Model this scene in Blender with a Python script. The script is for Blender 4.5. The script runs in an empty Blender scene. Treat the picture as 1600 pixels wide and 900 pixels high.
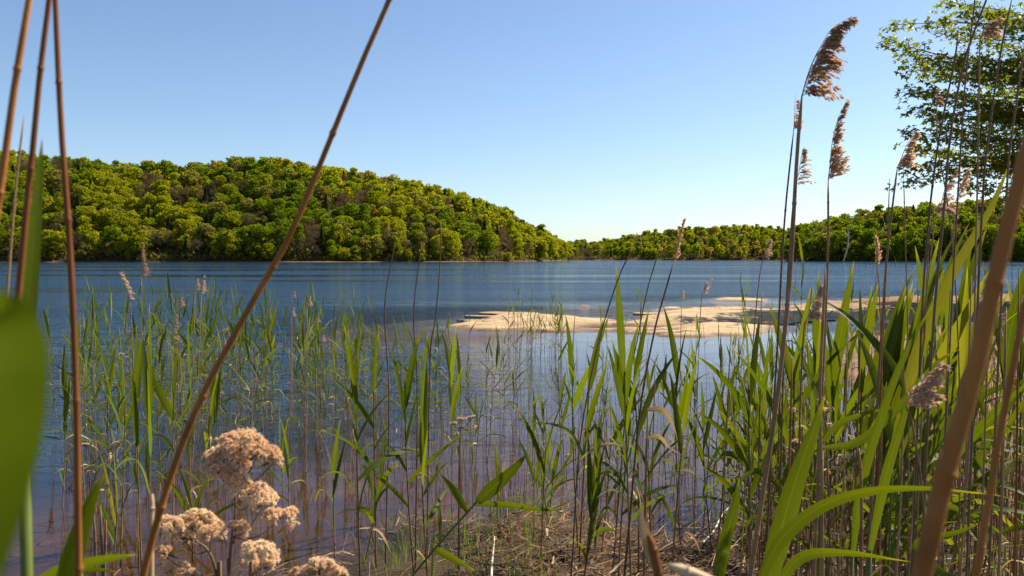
import bpy, math, random
import numpy as np
from mathutils import Vector, Matrix, Euler

# ------------------------------------------------------------------ camera, world, sun, exposure
SC = bpy.context.scene
COL = SC.collection
R = math.radians
CAM_Z = 1.5
F = 1333.0                      # focal length in pixels of the 1600 px wide photograph
HORIZON = 404.0
PITCH = math.atan((450.0 - HORIZON) / F)

cam_data = bpy.data.cameras.new('camera')
cam = bpy.data.objects.new('camera', cam_data)
COL.objects.link(cam)
cam.location = (0, 0, CAM_Z)
cam.rotation_euler = (math.pi / 2 - PITCH, 0, 0)
cam_data.sensor_width = 36.0
cam_data.lens = 36.0 * F / 1600.0
cam_data.clip_start = 0.02
cam_data.clip_end = 12000
cam_data.dof.use_dof = True
cam_data.dof.focus_distance = 4.6
cam_data.dof.aperture_fstop = 16.0
SC.camera = cam

SUN_AZ = 60.0                   # degrees to the right of the viewing direction
SUN_EL = 46.0
world = bpy.data.worlds.new('World')
SC.world = world
world.use_nodes = True
wn = world.node_tree
bg = wn.nodes['Background']
sky = wn.nodes.new('ShaderNodeTexSky')
sky.sky_type = 'NISHITA'
sky.sun_disc = False
sky.sun_elevation = R(SUN_EL)
sky.sun_rotation = R(SUN_AZ)
sky.altitude = 900
sky.air_density = 1.0
sky.dust_density = 1.1
sky.ozone_density = 3.5
wn.links.new(sky.outputs[0], bg.inputs[0])
bg.inputs[1].default_value = 0.076

sun_data = bpy.data.lights.new('sun', 'SUN')
sun_data.energy = 5.0
sun_data.angle = R(0.5)
sun_data.color = (1.0, 0.90, 0.74)
sun = bpy.data.objects.new('sun', sun_data)
COL.objects.link(sun)
SUN_DIR = Vector((math.sin(R(SUN_AZ)) * math.cos(R(SUN_EL)), math.cos(R(SUN_AZ)) * math.cos(R(SUN_EL)), math.sin(R(SUN_EL))))
sun.rotation_euler = SUN_DIR.to_track_quat('Z', 'Y').to_euler()
sun.location = SUN_DIR * 60

SC.view_settings.view_transform = 'Standard'
SC.view_settings.look = 'None'
SC.view_settings.exposure = 1.05
SC.view_settings.gamma = 1.0
SC.render.engine = 'CYCLES'
SC.cycles.max_bounces = 8
SC.cycles.transparent_max_bounces = 16

random.seed(11)
rng = np.random.default_rng(5)
rnd = random.random
def U(a, b): return a + (b - a) * random.random()

CM = cam.rotation_euler.to_matrix()
CP = Vector((0, 0, CAM_Z))
def P(px, py, d):
    """world point at pixel (px, py) of the photograph, d metres deep"""
    return CP + CM @ Vector(((px - 800) / F * d, -(py - 450) / F * d, -d))
def G(px, py, z=0.0):
    v = CM @ Vector(((px - 800) / F, -(py - 450) / F, -1))
    t = (z - CAM_Z) / v.z
    return CP + v * t
def proj(p):
    v = CM.transposed() @ (Vector(p) - CP)
    if v.z > -0.01: return (0, 0)
    return (800 + F * v.x / -v.z, 450 - F * v.y / -v.z)

# ------------------------------------------------------------------ object helpers
def link(name, mesh, parent=None, loc=None, mat=None):
    o = bpy.data.objects.new(name, mesh)
    COL.objects.link(o)
    if parent is not None: o.parent = parent
    if loc is not None: o.location = loc
    return o
def tag(o, label=None, cat=None, group=None, kind=None):
    if label: o['label'] = label
    if cat: o['category'] = cat
    if group: o['group'] = group
    if kind: o['kind'] = kind
    return o
def thing(name, loc, label, cat, group=None):
    o = bpy.data.objects.new(name, None)
    o.empty_display_size = 0.1
    COL.objects.link(o)
    o.location = loc
    return tag(o, label, cat, group)

class MB:
    """collects vertices and faces (with uv) for one mesh"""
    def __init__(s): s.v = []; s.f = []; s.uv = []
    def add(s, vs, fs, uvs=None):
        b = len(s.v)
        s.v.extend([tuple(p) for p in vs])
        for f in fs: s.f.append(tuple(i + b for i in f))
        s.uv.extend(uvs if uvs is not None else [(0, 0)] * len(vs))
    def mesh(s, name, mat, smooth=True):
        me = bpy.data.meshes.new(name)
        me.from_pydata(s.v, [], s.f)
        if mat: me.materials.append(mat)
        ul = me.uv_layers.new(name='uv')
        n = len(me.loops)
        li = np.empty(n, dtype=np.int32); me.loops.foreach_get('vertex_index', li)
        uva = np.array(s.uv, dtype=np.float32)[li]
        ul.data.foreach_set('uv', uva.ravel())
        if smooth: me.polygons.foreach_set('use_smooth', [True] * len(me.polygons))
        me.update()
        return me

def tube(mb, pts, rad, sides=6, nodes=None, cap=True):
    """tapered tube along pts; rad a list or number"""
    n = len(pts)
    if not hasattr(rad, '__len__'): rad = [rad] * n
    vs = []; uv = []
    L = 0
    up = Vector((0.31, 0.87, 0.12))
    for i, p in enumerate(pts):
        p = Vector(p)
        a = Vector(pts[max(i - 1, 0)]); b = Vector(pts[min(i + 1, n - 1)])
        t = (b - a).normalized()
        x = t.cross(up)
        if x.length < 1e-3: x = t.cross(Vector((1, 0, 0)))
        x.normalize(); y = t.cross(x)
        for k in range(sides):
            an = 2 * math.pi * k / sides
            vs.append(p + (x * math.cos(an) + y * math.sin(an)) * rad[i])
            uv.append((k / sides, i / (n - 1)))
    fs = []
    for i in range(n - 1):
        for k in range(sides):
            k2 = (k + 1) % sides
            fs.append((i * sides + k, i * sides + k2, (i + 1) * sides + k2, (i + 1) * sides + k))
    if cap:
        fs.append(tuple(range(sides))[::-1]); fs.append(tuple((n - 1) * sides + k for k in range(sides)))
    mb.add(vs, fs, uv)

def smooth_path(pts, n):
    """Catmull-Rom resampling of a polyline to n points"""
    P_ = [Vector(p) for p in pts]
    if len(P_) == 2: return [P_[0].lerp(P_[1], i / (n - 1)) for i in range(n)]
    ext = [P_[0] * 2 - P_[1]] + P_ + [P_[-1] * 2 - P_[-2]]
    out = []
    m = len(P_) - 1
    for i in range(n):
        u = i / (n - 1) * m
        k = min(int(u), m - 1); t = u - k
        a, b, c, d = ext[k], ext[k + 1], ext[k + 2], ext[k + 3]
        out.append(0.5 * ((2 * b) + (c - a) * t + (2 * a - 5 * b + 4 * c - d) * t * t + (3 * b - a - 3 * c + d) * t ** 3))
    return out

# ------------------------------------------------------------------ value noise in numpy
def _hash(ix, iy, s):
    h = (ix.astype(np.int64) * 374761393 + iy.astype(np.int64) * 668265263 + s * 982451653) & 0xffffffff
    h = ((h ^ (h >> 13)) * 1274126177) & 0xffffffff
    return ((h ^ (h >> 16)) & 0xffff) / 65535.0
def vnoise(x, y, s=0):
    x = np.asarray(x, float); y = np.asarray(y, float)
    ix = np.floor(x); iy = np.floor(y); fx = x - ix; fy = y - iy
    fx = fx * fx * (3 - 2 * fx); fy = fy * fy * (3 - 2 * fy)
    a = _hash(ix, iy, s); b = _hash(ix + 1, iy, s); c = _hash(ix, iy + 1, s); d = _hash(ix + 1, iy + 1, s)
    return (a + (b - a) * fx) * (1 - fy) + (c + (d - c) * fx) * fy - 0.5
def fbm(x, y, s=0, o=4):
    r = 0; a = 1.0
    for i in range(o):
        r = r + a * vnoise(np.asarray(x) * 2 ** i, np.asarray(y) * 2 ** i, s + i); a *= 0.5
    return r

# ------------------------------------------------------------------ plan of the shore
def W(px, py, z=0.0):
    g = G(px, py, z); return (g.x, g.y)
BANK = [(-9, -8), (-7, -1.5), (-3.5, 1.2), (-2.0, 2.8), W(430, 900), W(500, 876), W(600, 850), W(700, 822), W(800, 800), W(900, 802), W(960, 830),
        W(1040, 838), W(1100, 810), W(1180, 790), W(1240, 765), W(1300, 735), W(1370, 700), W(1420, 665), W(1400, 640), W(1345, 618),
        W(1300, 596), W(1290, 560), W(1325, 530), W(1318, 506), W(1300, 490), W(1230, 484), W(1215, 474, .1), W(1290, 466, .1), W(1400, 461, .1), W(1600, 458, .1), W(1900, 455, .1), (90, 60), (90, -8)]
BAR = [W(700, 511), W(760, 516), W(870, 518), W(960, 518), W(1000, 522), W(1100, 525), W(1165, 523), W(1225, 516), W(1330, 503),
       W(1345, 474, .12), W(1220, 478, .14), W(1150, 476, .14), W(1070, 476, .14), W(1035, 483, .14), W(1010, 493, .12), W(985, 494, .12), W(940, 491, .13), W(900, 486, .14),
       W(860, 483, .15), W(800, 481, .16), W(768, 483, .14), W(738, 494, .10), W(712, 504, .05)]
SLIVERS = [[W(1100, 470), W(1205, 472), W(1205, 467), W(1150, 466), W(1105, 467.5)],
           [W(892, 481), W(935, 480.5), W(930, 478), W(900, 478)],
           [W(1008, 486), W(1076, 483), W(1070, 479), W(1020, 482)]]
GULLY = [W(925, 506, .08), W(1000, 507, .08), W(1060, 503, .08), W(1130, 501, .08), W(1230, 504, .05), W(1300, 498, .05)]

def seg_dist(x, y, pts, closed=True):
    d = np.full(np.shape(x), 1e9)
    n = len(pts)
    for i in range(n if closed else n - 1):
        ax, ay = pts[i]; bx, by = pts[(i + 1) % n]
        vx, vy = bx - ax, by - ay
        t = np.clip(((x - ax) * vx + (y - ay) * vy) / (vx * vx + vy * vy), 0, 1)
        d = np.minimum(d, np.hypot(x - ax - t * vx, y - ay - t * vy))
    return d
def inside(x, y, pts):
    c = np.zeros(np.shape(x), bool)
    n = len(pts)
    for i in range(n):
        ax, ay = pts[i]; bx, by = pts[(i + 1) % n]
        if ay == by: continue
        k = ((ay > y) != (by > y)) & (x < (bx - ax) * (y - ay) / (by - ay) + ax)
        c ^= k
    return c
def sdist(x, y, pts):
    d = seg_dist(x, y, pts)
    return np.where(inside(x, y, pts), d, -d)

def heights(x, y):
    """height of the ground, share of pale sand, distance to the shore"""
    x = np.asarray(x, float); y = np.asarray(y, float)
    far = np.clip((y - 8) / 8, 0, 1)
    nz = fbm(x * 1.7, y * 1.7, 3) * 0.35 * (1 - far) + fbm(x * 0.9, y * 0.55, 9) * 0.75 * far + 0.12 * fbm(x * 5, y * 5, 21, 3)
    sb = sdist(x, y, BANK) + nz
    sr = sdist(x, y, BAR) + nz * 0.8 + far * (0.40 * fbm(x * 0.9, y * 3.2, 52, 6))
    for s in SLIVERS: sr = np.maximum(sr, sdist(x, y, s) + nz * 0.12 + 0.3 * fbm(x * 1.8, y * 4, 53, 4) - .18)
    s = np.maximum(sb, sr)
    bank_h = 0.12 * (1 - np.exp(-np.maximum(sb, 0) / 0.8)) + 0.085 * fbm(x * 2.3, y * 2.3, 31, 4) * np.clip(sb, 0, 1) + 0.02 * np.clip(sb - 2, 0, 20)
    bar_h = 0.15 * (1 - np.exp(-np.maximum(sr, 0) / 0.75))
    # flat ledges in the sandstone
    q = fbm(x * 0.8 + 3, y * 1.6, 44, 4)
    st = np.round(q * 6) / 6 * 0.3 + q * 0.7
    bar_h = bar_h * (1 + 0.75 * st) + 0.02 * fbm(x * 6, y * 8, 57, 3) * np.clip(sr * 2, 0, 1)
    g = np.exp(-(seg_dist(x, y + 0.15 * np.sin(x * 2.1), GULLY, False) / 0.62) ** 2)
    bar_h = bar_h - 0.15 * g * np.clip(sr, 0, 1)
    land = np.maximum(bank_h, bar_h)
    o = np.maximum(-s, 0)
    depth = -(0.025 + 0.075 * o + 0.02 * o ** 1.5) + 0.02 * fbm(x * 2, y * 2, 7, 3) * np.clip(o * 2, 0, 1)
    depth = np.maximum(depth, -4.0)
    h = np.where(s > 0, land, depth)
    sandy = np.clip((sr - sb * 0.6) * 1.5 + 0.6, 0, 1) * (1 - 0.9 * g)
    sandy = np.maximum(sandy, np.clip((y - 17) / 4, 0, 1) * np.clip(1 - (x - 7.5) / 4, 0, 1)) * np.clip((42 - y) / 6, 0, 1)
    return h, sandy, s
def hz(x, y):
    return float(heights(np.array([x]), np.array([y]))[0][0])

# ------------------------------------------------------------------ materials
def mat_new(name):
    m = bpy.data.materials.new(name); m.use_nodes = True
    nt = m.node_tree; nt.nodes.clear()
    return m, nt
def N(nt, t, **kw):
    n = nt.nodes.new(t)
    for k, v in kw.items():
        if k.startswith('i_'):
            key = k[2:]
            n.inputs[int(key) if key.isdigit() else key.replace('_', ' ')].default_value = v
        else: setattr(n, k, v)
    return n
def ramp(nt, stops):
    r = nt.nodes.new('ShaderNodeValToRGB')
    e = r.color_ramp.elements
    while len(e) < len(stops): e.new(0.5)
    for k, (p, c) in enumerate(stops):
        e[k].position = p; e[k].color = (*c, 1) if len(c) == 3 else c
    return r
def noise(nt, vec, scale, detail=4, rough=0.5):
    n = N(nt, 'ShaderNodeTexNoise'); n.inputs['Scale'].default_value = scale; n.inputs['Detail'].default_value = detail; n.inputs['Roughness'].default_value = rough
    if vec is not None: nt.links.new(vec, n.inputs['Vector'])
    return n
def mixc(nt, fac, a, b, mode='MIX'):
    m = N(nt, 'ShaderNodeMix', data_type='RGBA', blend_type=mode)
    for sock, val in ((m.inputs[0], fac), (m.inputs[6], a), (m.inputs[7], b)):
        if isinstance(val, bpy.types.NodeSocket): nt.links.new(val, sock)
        elif isinstance(val, (int, float)): sock.default_value = val
        else: sock.default_value = (*val, 1)
    return m.outputs[2]
def math_(nt, op, a, b=None, clamp=False):
    m = N(nt, 'ShaderNodeMath', operation=op, use_clamp=clamp)
    for k, val in enumerate((a, b)):
        if val is None: continue
        if isinstance(val, bpy.types.NodeSocket): nt.links.new(val, m.inputs[k])
        else: m.inputs[k].default_value = val
    return m.outputs[0]

def leafy(name, c1, c2, trans, tcol, veins=True, rough=0.45, tip=None, spec=0.15, varnoise=8.0):
    """thin leaf: diffuse + translucent + sheen, colour varies per object and along the blade"""
    m, nt = mat_new(name)
    out = N(nt, 'ShaderNodeOutputMaterial')
    oi = N(nt, 'ShaderNodeObjectInfo'); tc = N(nt, 'ShaderNodeTexCoord'); uv = N(nt, 'ShaderNodeUVMap')
    geo = N(nt, 'ShaderNodeNewGeometry')
    nz = noise(nt, geo.outputs['Position'], varnoise, 3)
    f = math_(nt, 'ADD', math_(nt, 'MULTIPLY', oi.outputs['Random'], 0.7), math_(nt, 'MULTIPLY', nz.outputs[0], 0.5), True)
    c = mixc(nt, f, c1, c2)
    sep = N(nt, 'ShaderNodeSeparateXYZ'); nt.links.new(uv.outputs[0], sep.inputs[0])
    if tip is not None:
        yel = math_(nt, 'MULTIPLY', math_(nt, 'SUBTRACT', oi.outputs['Random'], 0.94), 14.0, True)
        c = mixc(nt, math_(nt, 'MULTIPLY', yel, 0.55), c, (0.20, 0.165, 0.04))
        spot = noise(nt, geo.outputs['Position'], 55.0, 4, 0.7)
        c = mixc(nt, math_(nt, 'MULTIPLY', math_(nt, 'SUBTRACT', spot.outputs[0], 0.66), 8.0, True), c, (0.20, 0.12, 0.04))
        tf = math_(nt, 'MULTIPLY', math_(nt, 'SUBTRACT', sep.outputs[1], 0.86), 7.0, True)
        c = mixc(nt, math_(nt, 'MULTIPLY', tf, 0.6), c, tip)
    bump = None
    if veins:
        w = math_(nt, 'SINE', math_(nt, 'MULTIPLY', sep.outputs[0], 75.0))
        v = math_(nt, 'MULTIPLY', math_(nt, 'ADD', w, 1.0), 0.05)
        rib = math_(nt, 'MULTIPLY', math_(nt, 'SUBTRACT', 0.05, math_(nt, 'ABSOLUTE', math_(nt, 'SUBTRACT', sep.outputs[0], 0.5))), 14.0, True)
        c = mixc(nt, math_(nt, 'ADD', v, math_(nt, 'MULTIPLY', rib, 0.35), True), c, tuple(min(1, k * 1.9 + 0.02) for k in c2))
        bump = N(nt, 'ShaderNodeBump'); bump.inputs['Strength'].default_value = 0.25; bump.inputs['Distance'].default_value = 0.001
        nt.links.new(w, bump.inputs['Height'])
    pr = N(nt, 'ShaderNodeBsdfPrincipled'); pr.inputs['Roughness'].default_value = rough
    pr.inputs['Specular IOR Level'].default_value = spec
    nt.links.new(c, pr.inputs['Base Color'])
    if bump: nt.links.new(bump.outputs[0], pr.inputs['Normal'])
    tr = N(nt, 'ShaderNodeBsdfTranslucent')
    tcn = mixc(nt, 1.0, c, tcol, 'MULTIPLY')
    nt.links.new(tcn, tr.inputs[0])
    mx = N(nt, 'ShaderNodeMixShader'); mx.inputs[0].default_value = trans
    nt.links.new(pr.outputs[0], mx.inputs[1]); nt.links.new(tr.outputs[0], mx.inputs[2])
    nt.links.new(mx.outputs[0], out.inputs[0])
    return m

M = {}
M['leaf'] = leafy('reed_leaf', (0.018, 0.036, 0.002), (0.068, 0.094, 0.003), 0.36, (3.3, 2.8, 0.6), tip=(0.3, 0.26, 0.05))
M['leaf_plain'] = leafy('near_leaf', (0.030, 0.060, 0.002), (0.13, 0.17, 0.004), 0.5, (2.4, 2.1, 0.6), veins=False, spec=0.05, varnoise=90.0)
M['leaf_dry'] = leafy('withered_leaf', (0.22, 0.14, 0.06), (0.50, 0.37, 0.19), 0.25, (1.3, 1.2, 1.0), rough=0.6)
M['maple'] = leafy('maple_leaf', (0.06, 0.085, 0.006), (0.125, 0.15, 0.010), 0.5, (2.8, 2.5, 0.8), veins=False, varnoise=3.0)
M['grass'] = leafy('bank_grass', (0.07, 0.13, 0.02), (0.14, 0.20, 0.03), 0.35, (2.0, 1.9, 1.0), veins=False)
M['plume'] = leafy('reed_plume', (0.24, 0.145, 0.08), (0.64, 0.46, 0.28), 0.5, (1.5, 1.35, 1.2), veins=False, rough=0.7, varnoise=150.0)
M['plume_pale'] = leafy('pale_plume', (0.35, 0.23, 0.15), (0.62, 0.47, 0.33), 0.40, (1.3, 1.2, 1.1), veins=False, rough=0.7, varnoise=90.0)
M['floret'] = leafy('dry_floret', (0.66, 0.44, 0.26), (0.87, 0.73, 0.53), 0.42, (1.15, 1.1, 1.0), veins=False, rough=0.75, varnoise=180.0)

def crownmat(name, c1, c2, trans=0.28):
    m, nt = mat_new(name); trans = min(trans + 0.2, .48)
    out = N(nt, 'ShaderNodeOutputMaterial'); oi = N(nt, 'ShaderNodeObjectInfo'); geo = N(nt, 'ShaderNodeNewGeometry')
    nz = noise(nt, geo.outputs['Position'], 0.35, 3)
    f = math_(nt, 'ADD', math_(nt, 'MULTIPLY', oi.outputs['Random'], 0.75), math_(nt, 'MULTIPLY', math_(nt, 'SUBTRACT', nz.outputs[0], 0.35), 0.9), True)
    c = mixc(nt, f, c1, c2)
    d = N(nt, 'ShaderNodeBsdfDiffuse'); nt.links.new(c, d.inputs[0])
    t = N(nt, 'ShaderNodeBsdfTranslucent'); nt.links.new(mixc(nt, 1.0, c, (2.2, 2.0, 0.7), 'MULTIPLY'), t.inputs[0])
    mx = N(nt, 'ShaderNodeMixShader'); mx.inputs[0].default_value = trans
    nt.links.new(d.outputs[0], mx.inputs[1]); nt.links.new(t.outputs[0], mx.inputs[2]); nt.links.new(mx.outputs[0], out.inputs[0])
    return m
CROWN = {
    'lime':  (crownmat('crown_yellow_green', (0.14, 0.17, 0.009), (0.23, 0.24, 0.014)), 'lime green tree'),
    'green': (crownmat('crown_fresh_green', (0.085, 0.13, 0.008), (0.155, 0.20, 0.011)), 'fresh green tree'),
    'deep':  (crownmat('crown_deep_green', (0.07, 0.115, 0.010), (0.125, 0.165, 0.012)), 'deep green tree'),
    'olive': (crownmat('crown_olive', (0.125, 0.13, 0.032), (0.19, 0.175, 0.045)), 'olive green tree'),
    'bare':  (crownmat('crown_bare_twigs', (0.075, 0.055, 0.042), (0.12, 0.085, 0.06), 0.1), 'brown leafless tree'),
    'pine':  (crownmat('crown_pine', (0.020, 0.040, 0.014), (0.034, 0.055, 0.02), 0.1), 'dark evergreen pine'),
}

def barky(name, c1, c2, scale=20, stretch=0.15, rough=0.85, uvgrad=None, bumpd=0.004, bands=None, spec=0.2):
    m, nt = mat_new(name)
    out = N(nt, 'ShaderNodeOutputMaterial'); tc = N(nt, 'ShaderNodeTexCoord'); oi = N(nt, 'ShaderNodeObjectInfo'); geo = N(nt, 'ShaderNodeNewGeometry')
    mp = N(nt, 'ShaderNodeMapping'); mp.inputs['Scale'].default_value = (1, 1, stretch)
    nt.links.new(geo.outputs['Position'], mp.inputs[0])
    nz = noise(nt, mp.outputs[0], scale, 5, 0.6)
    f = math_(nt, 'ADD', math_(nt, 'MULTIPLY', math_(nt, 'SUBTRACT', nz.outputs[0], 0.25), 1.3), math_(nt, 'MULTIPLY', math_(nt, 'SUBTRACT', oi.outputs['Random'], 0.5), 0.7), True)
    c = mixc(nt, f, c1, c2)
    st = noise(nt, geo.outputs['Position'], scale * 0.35, 3, 0.6)
    c = mixc(nt, math_(nt, 'MULTIPLY', math_(nt, 'SUBTRACT', st.outputs[0], 0.5), 2.2, True), c, tuple(k * 0.5 for k in c1))
    if uvgrad:
        uv = N(nt, 'ShaderNodeUVMap'); sep = N(nt, 'ShaderNodeSeparateXYZ'); nt.links.new(uv.outputs[0], sep.inputs[0])
        g = math_(nt, 'ADD', math_(nt, 'SUBTRACT', sep.outputs[1], uvgrad[1]), math_(nt, 'MULTIPLY', oi.outputs['Random'], 0.2))
        g = math_(nt, 'MULTIPLY', g, 4.0, True)
        c = mixc(nt, g, c, uvgrad[0])
    b = N(nt, 'ShaderNodeBump'); b.inputs['Strength'].default_value = 0.5; b.inputs['Distance'].default_value = bumpd
    nt.links.new(nz.outputs[0], b.inputs['Height'])
    pr = N(nt, 'ShaderNodeBsdfPrincipled'); pr.inputs['Roughness'].default_value = rough; pr.inputs['Specular IOR Level'].default_value = spec
    nt.links.new(c, pr.inputs['Base Color']); nt.links.new(b.outputs[0], pr.inputs['Normal']); nt.links.new(pr.outputs[0], out.inputs[0])
    return m
M['bark'] = barky('tree_bark', (0.05, 0.038, 0.028), (0.13, 0.10, 0.075), 6)
M['stem'] = barky('green_reed_stem', (0.11, 0.06, 0.024), (0.32, 0.185, 0.072), 60, 0.1, 0.55, ((0.085, 0.115, 0.016), 0.5), 0.0006, spec=0.2)
M['stalk'] = barky('dead_reed_stalk', (0.15, 0.082, 0.036), (0.40, 0.245, 0.115), 90, 0.06, 0.6, None, 0.0006, spec=0.18)
M['stalk_warm'] = barky('warm_brown_stalk', (0.14, 0.050, 0.012), (0.42, 0.175, 0.042), 60, 0.08, 0.6, None, 0.0008, spec=0.12)
M['stalk_dark'] = barky('dark_dead_stalk', (0.085, 0.048, 0.025), (0.20, 0.12, 0.065), 90, 0.06, 0.6, None, 0.0006)
M['straw'] = barky('straw_litter', (0.14, 0.08, 0.035), (0.50, 0.36, 0.19), 14, 1.0, 0.7, None, 0.0005)
M['straw_dark'] = barky('dark_litter', (0.045, 0.024, 0.012), (0.17, 0.09, 0.042), 14, 1.0, 0.8, None, 0.0005)
M['white_straw'] = barky('bleached_reed', (0.55, 0.47, 0.36), (0.75, 0.68, 0.56), 60, 0.1, 0.6, None, 0.0005)
M['pale_reed'] = barky('pale_broken_reed', (0.36, 0.24, 0.14), (0.60, 0.44, 0.28), 60, 0.1, 0.6, None, 0.0005)
M['snag'] = barky('bleached_wood', (0.35, 0.32, 0.28), (0.55, 0.50, 0.45), 20, 0.2, 0.8)

# ground -------------------------------------------------------------------
def ground_mat():
    m, nt = mat_new('shore_ground'); L = nt.links.new
    out = N(nt, 'ShaderNodeOutputMaterial'); geo = N(nt, 'ShaderNodeNewGeometry')
    pos = geo.outputs['Position']; sep = N(nt, 'ShaderNodeSeparateXYZ'); L(pos, sep.inputs[0])
    at = N(nt, 'ShaderNodeAttribute', attribute_name='sandy')
    n1 = noise(nt, pos, 1.3, 6, 0.6); n2 = noise(nt, pos, 9, 6, 0.65); n3 = noise(nt, pos, 60, 5, 0.7)
    vo = N(nt, 'ShaderNodeTexVoronoi'); vo.inputs['Scale'].default_value = 22; L(pos, vo.inputs['Vector'])
    mud = ramp(nt, [(0.28, (0.10, 0.052, 0.024)), (0.5, (0.20, 0.112, 0.055)), (0.72, (0.32, 0.195, 0.105))])
    L(math_(nt, 'ADD', math_(nt, 'MULTIPLY', n1.outputs[0], 0.5), math_(nt, 'MULTIPLY', n2.outputs[0], 0.5)), mud.inputs[0])
    peb = math_(nt, 'MULTIPLY', math_(nt, 'SUBTRACT', 0.22, vo.outputs['Distance']), 3.0, True)
    mudc = mixc(nt, math_(nt, 'MULTIPLY', peb, 0.35), mud.outputs[0], (0.42, 0.30, 0.2))
    mp = N(nt, 'ShaderNodeMapping'); mp.inputs['Scale'].default_value = (0.6, 2.2, 1); L(pos, mp.inputs[0])
    n4 = noise(nt, mp.outputs[0], 2.2, 8, 0.7)
    sand = ramp(nt, [(0.30, (0.16, 0.10, 0.05)), (0.38, (0.36, 0.25, 0.13)), (0.60, (0.47, 0.345, 0.20)), (0.8, (0.55, 0.42, 0.27))])
    L(n4.outputs[0], sand.inputs[0])
    wv = N(nt, 'ShaderNodeVectorMath', operation='MULTIPLY_ADD'); L(n2.outputs['Color'], wv.inputs[0]); wv.inputs[1].default_value = (0.5, 0.5, 0); L(pos, wv.inputs[2])
    mp2 = N(nt, 'ShaderNodeMapping'); mp2.inputs['Scale'].default_value = (0.55, 1.9, 0.0); L(wv.outputs[0], mp2.inputs[0])
    vc = N(nt, 'ShaderNodeTexVoronoi', feature='DISTANCE_TO_EDGE'); vc.inputs['Scale'].default_value = 1.1; L(mp2.outputs[0], vc.inputs['Vector'])
    gate = math_(nt, 'MULTIPLY', math_(nt, 'SUBTRACT', n1.outputs[0], 0.46), 12.0, True)
    crack = math_(nt, 'MULTIPLY', math_(nt, 'MULTIPLY', math_(nt, 'SUBTRACT', 0.045, vc.outputs['Distance']), 40.0, True), gate)
    sandc = mixc(nt, math_(nt, 'MULTIPLY', crack, 0.8), sand.outputs[0], (0.10, 0.06, 0.035))
    mossy = math_(nt, 'MULTIPLY', math_(nt, 'SUBTRACT', math_(nt, 'ADD', math_(nt, 'MULTIPLY', n2.outputs[0], 0.6), math_(nt, 'MULTIPLY', n3.outputs[0], 0.4)), 0.53), 9.0, True)
    sandc = mixc(nt, math_(nt, 'MULTIPLY', mossy, 0.55), sandc, (0.22, 0.15, 0.08))
    c = mixc(nt, at.outputs['Fac'], mudc, sandc)
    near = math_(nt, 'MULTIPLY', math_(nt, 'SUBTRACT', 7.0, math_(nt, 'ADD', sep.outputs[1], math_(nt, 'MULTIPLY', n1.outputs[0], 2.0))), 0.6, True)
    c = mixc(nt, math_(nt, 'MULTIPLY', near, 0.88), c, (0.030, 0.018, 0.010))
    wz = math_(nt, 'ADD', sep.outputs[2], math_(nt, 'MULTIPLY', math_(nt, 'SUBTRACT', n2.outputs[0], 0.5), 0.05))
    dry = math_(nt, 'MULTIPLY', math_(nt, 'SUBTRACT', wz, 0.016), 30.0, True)
    wetc = mixc(nt, 1.0, c, (0.46, 0.40, 0.36), 'MULTIPLY')
    c = mixc(nt, dry, wetc, c)
    # silt and algae on the bed under water
    under = math_(nt, 'MULTIPLY', math_(nt, 'SUBTRACT', -0.015, sep.outputs[2]), 20.0, True)
    bedc = ramp(nt, [(0.3, (0.045, 0.023, 0.008)), (0.55, (0.105, 0.056, 0.021)), (0.75, (0.19, 0.108, 0.048))])
    L(n1.outputs[0], bedc.inputs[0])
    c = mixc(nt, math_(nt, 'MULTIPLY', under, 0.8), c, bedc.outputs[0])
    rough = math_(nt, 'ADD', math_(nt, 'MULTIPLY', dry, 0.5), 0.4)
    h = math_(nt, 'ADD', math_(nt, 'MULTIPLY', n2.outputs[0], 0.6), math_(nt, 'ADD', math_(nt, 'MULTIPLY', n3.outputs[0], 0.3), math_(nt, 'MULTIPLY', peb, 0.4)))
    b = N(nt, 'ShaderNodeBump'); b.inputs['Strength'].default_value = 0.8; b.inputs['Distance'].default_value = 0.03; L(h, b.inputs['Height'])
    pr = N(nt, 'ShaderNodeBsdfPrincipled'); pr.inputs['Specular IOR Level'].default_value = 0.25
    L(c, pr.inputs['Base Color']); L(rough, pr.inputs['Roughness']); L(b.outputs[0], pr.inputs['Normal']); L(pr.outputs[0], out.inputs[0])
    return m
def forest_floor_mat():
    m, nt = mat_new('forest_floor'); L = nt.links.new
    out = N(nt, 'ShaderNodeOutputMaterial'); geo = N(nt, 'ShaderNodeNewGeometry')
    sep = N(nt, 'ShaderNodeSeparateXYZ'); L(geo.outputs['Position'], sep.inputs[0])
    n1 = noise(nt, geo.outputs['Position'], 0.25, 6, 0.6)
    r = ramp(nt, [(0.3, (0.035, 0.028, 0.016)), (0.6, (0.10, 0.07, 0.04)), (0.8, (0.16, 0.11, 0.06))]); L(n1.outputs[0], r.inputs[0])
    shore = math_(nt, 'MULTIPLY', math_(nt, 'SUBTRACT', 1.1, math_(nt, 'ADD', sep.outputs[2], n1.outputs[0])), 2.0, True)
    c = mixc(nt, shore, r.outputs[0], (0.15, 0.10, 0.06))
    pr = N(nt, 'ShaderNodeBsdfDiffuse'); L(c, pr.inputs[0]); L(pr.outputs[0], out.inputs[0])
    return m
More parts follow.
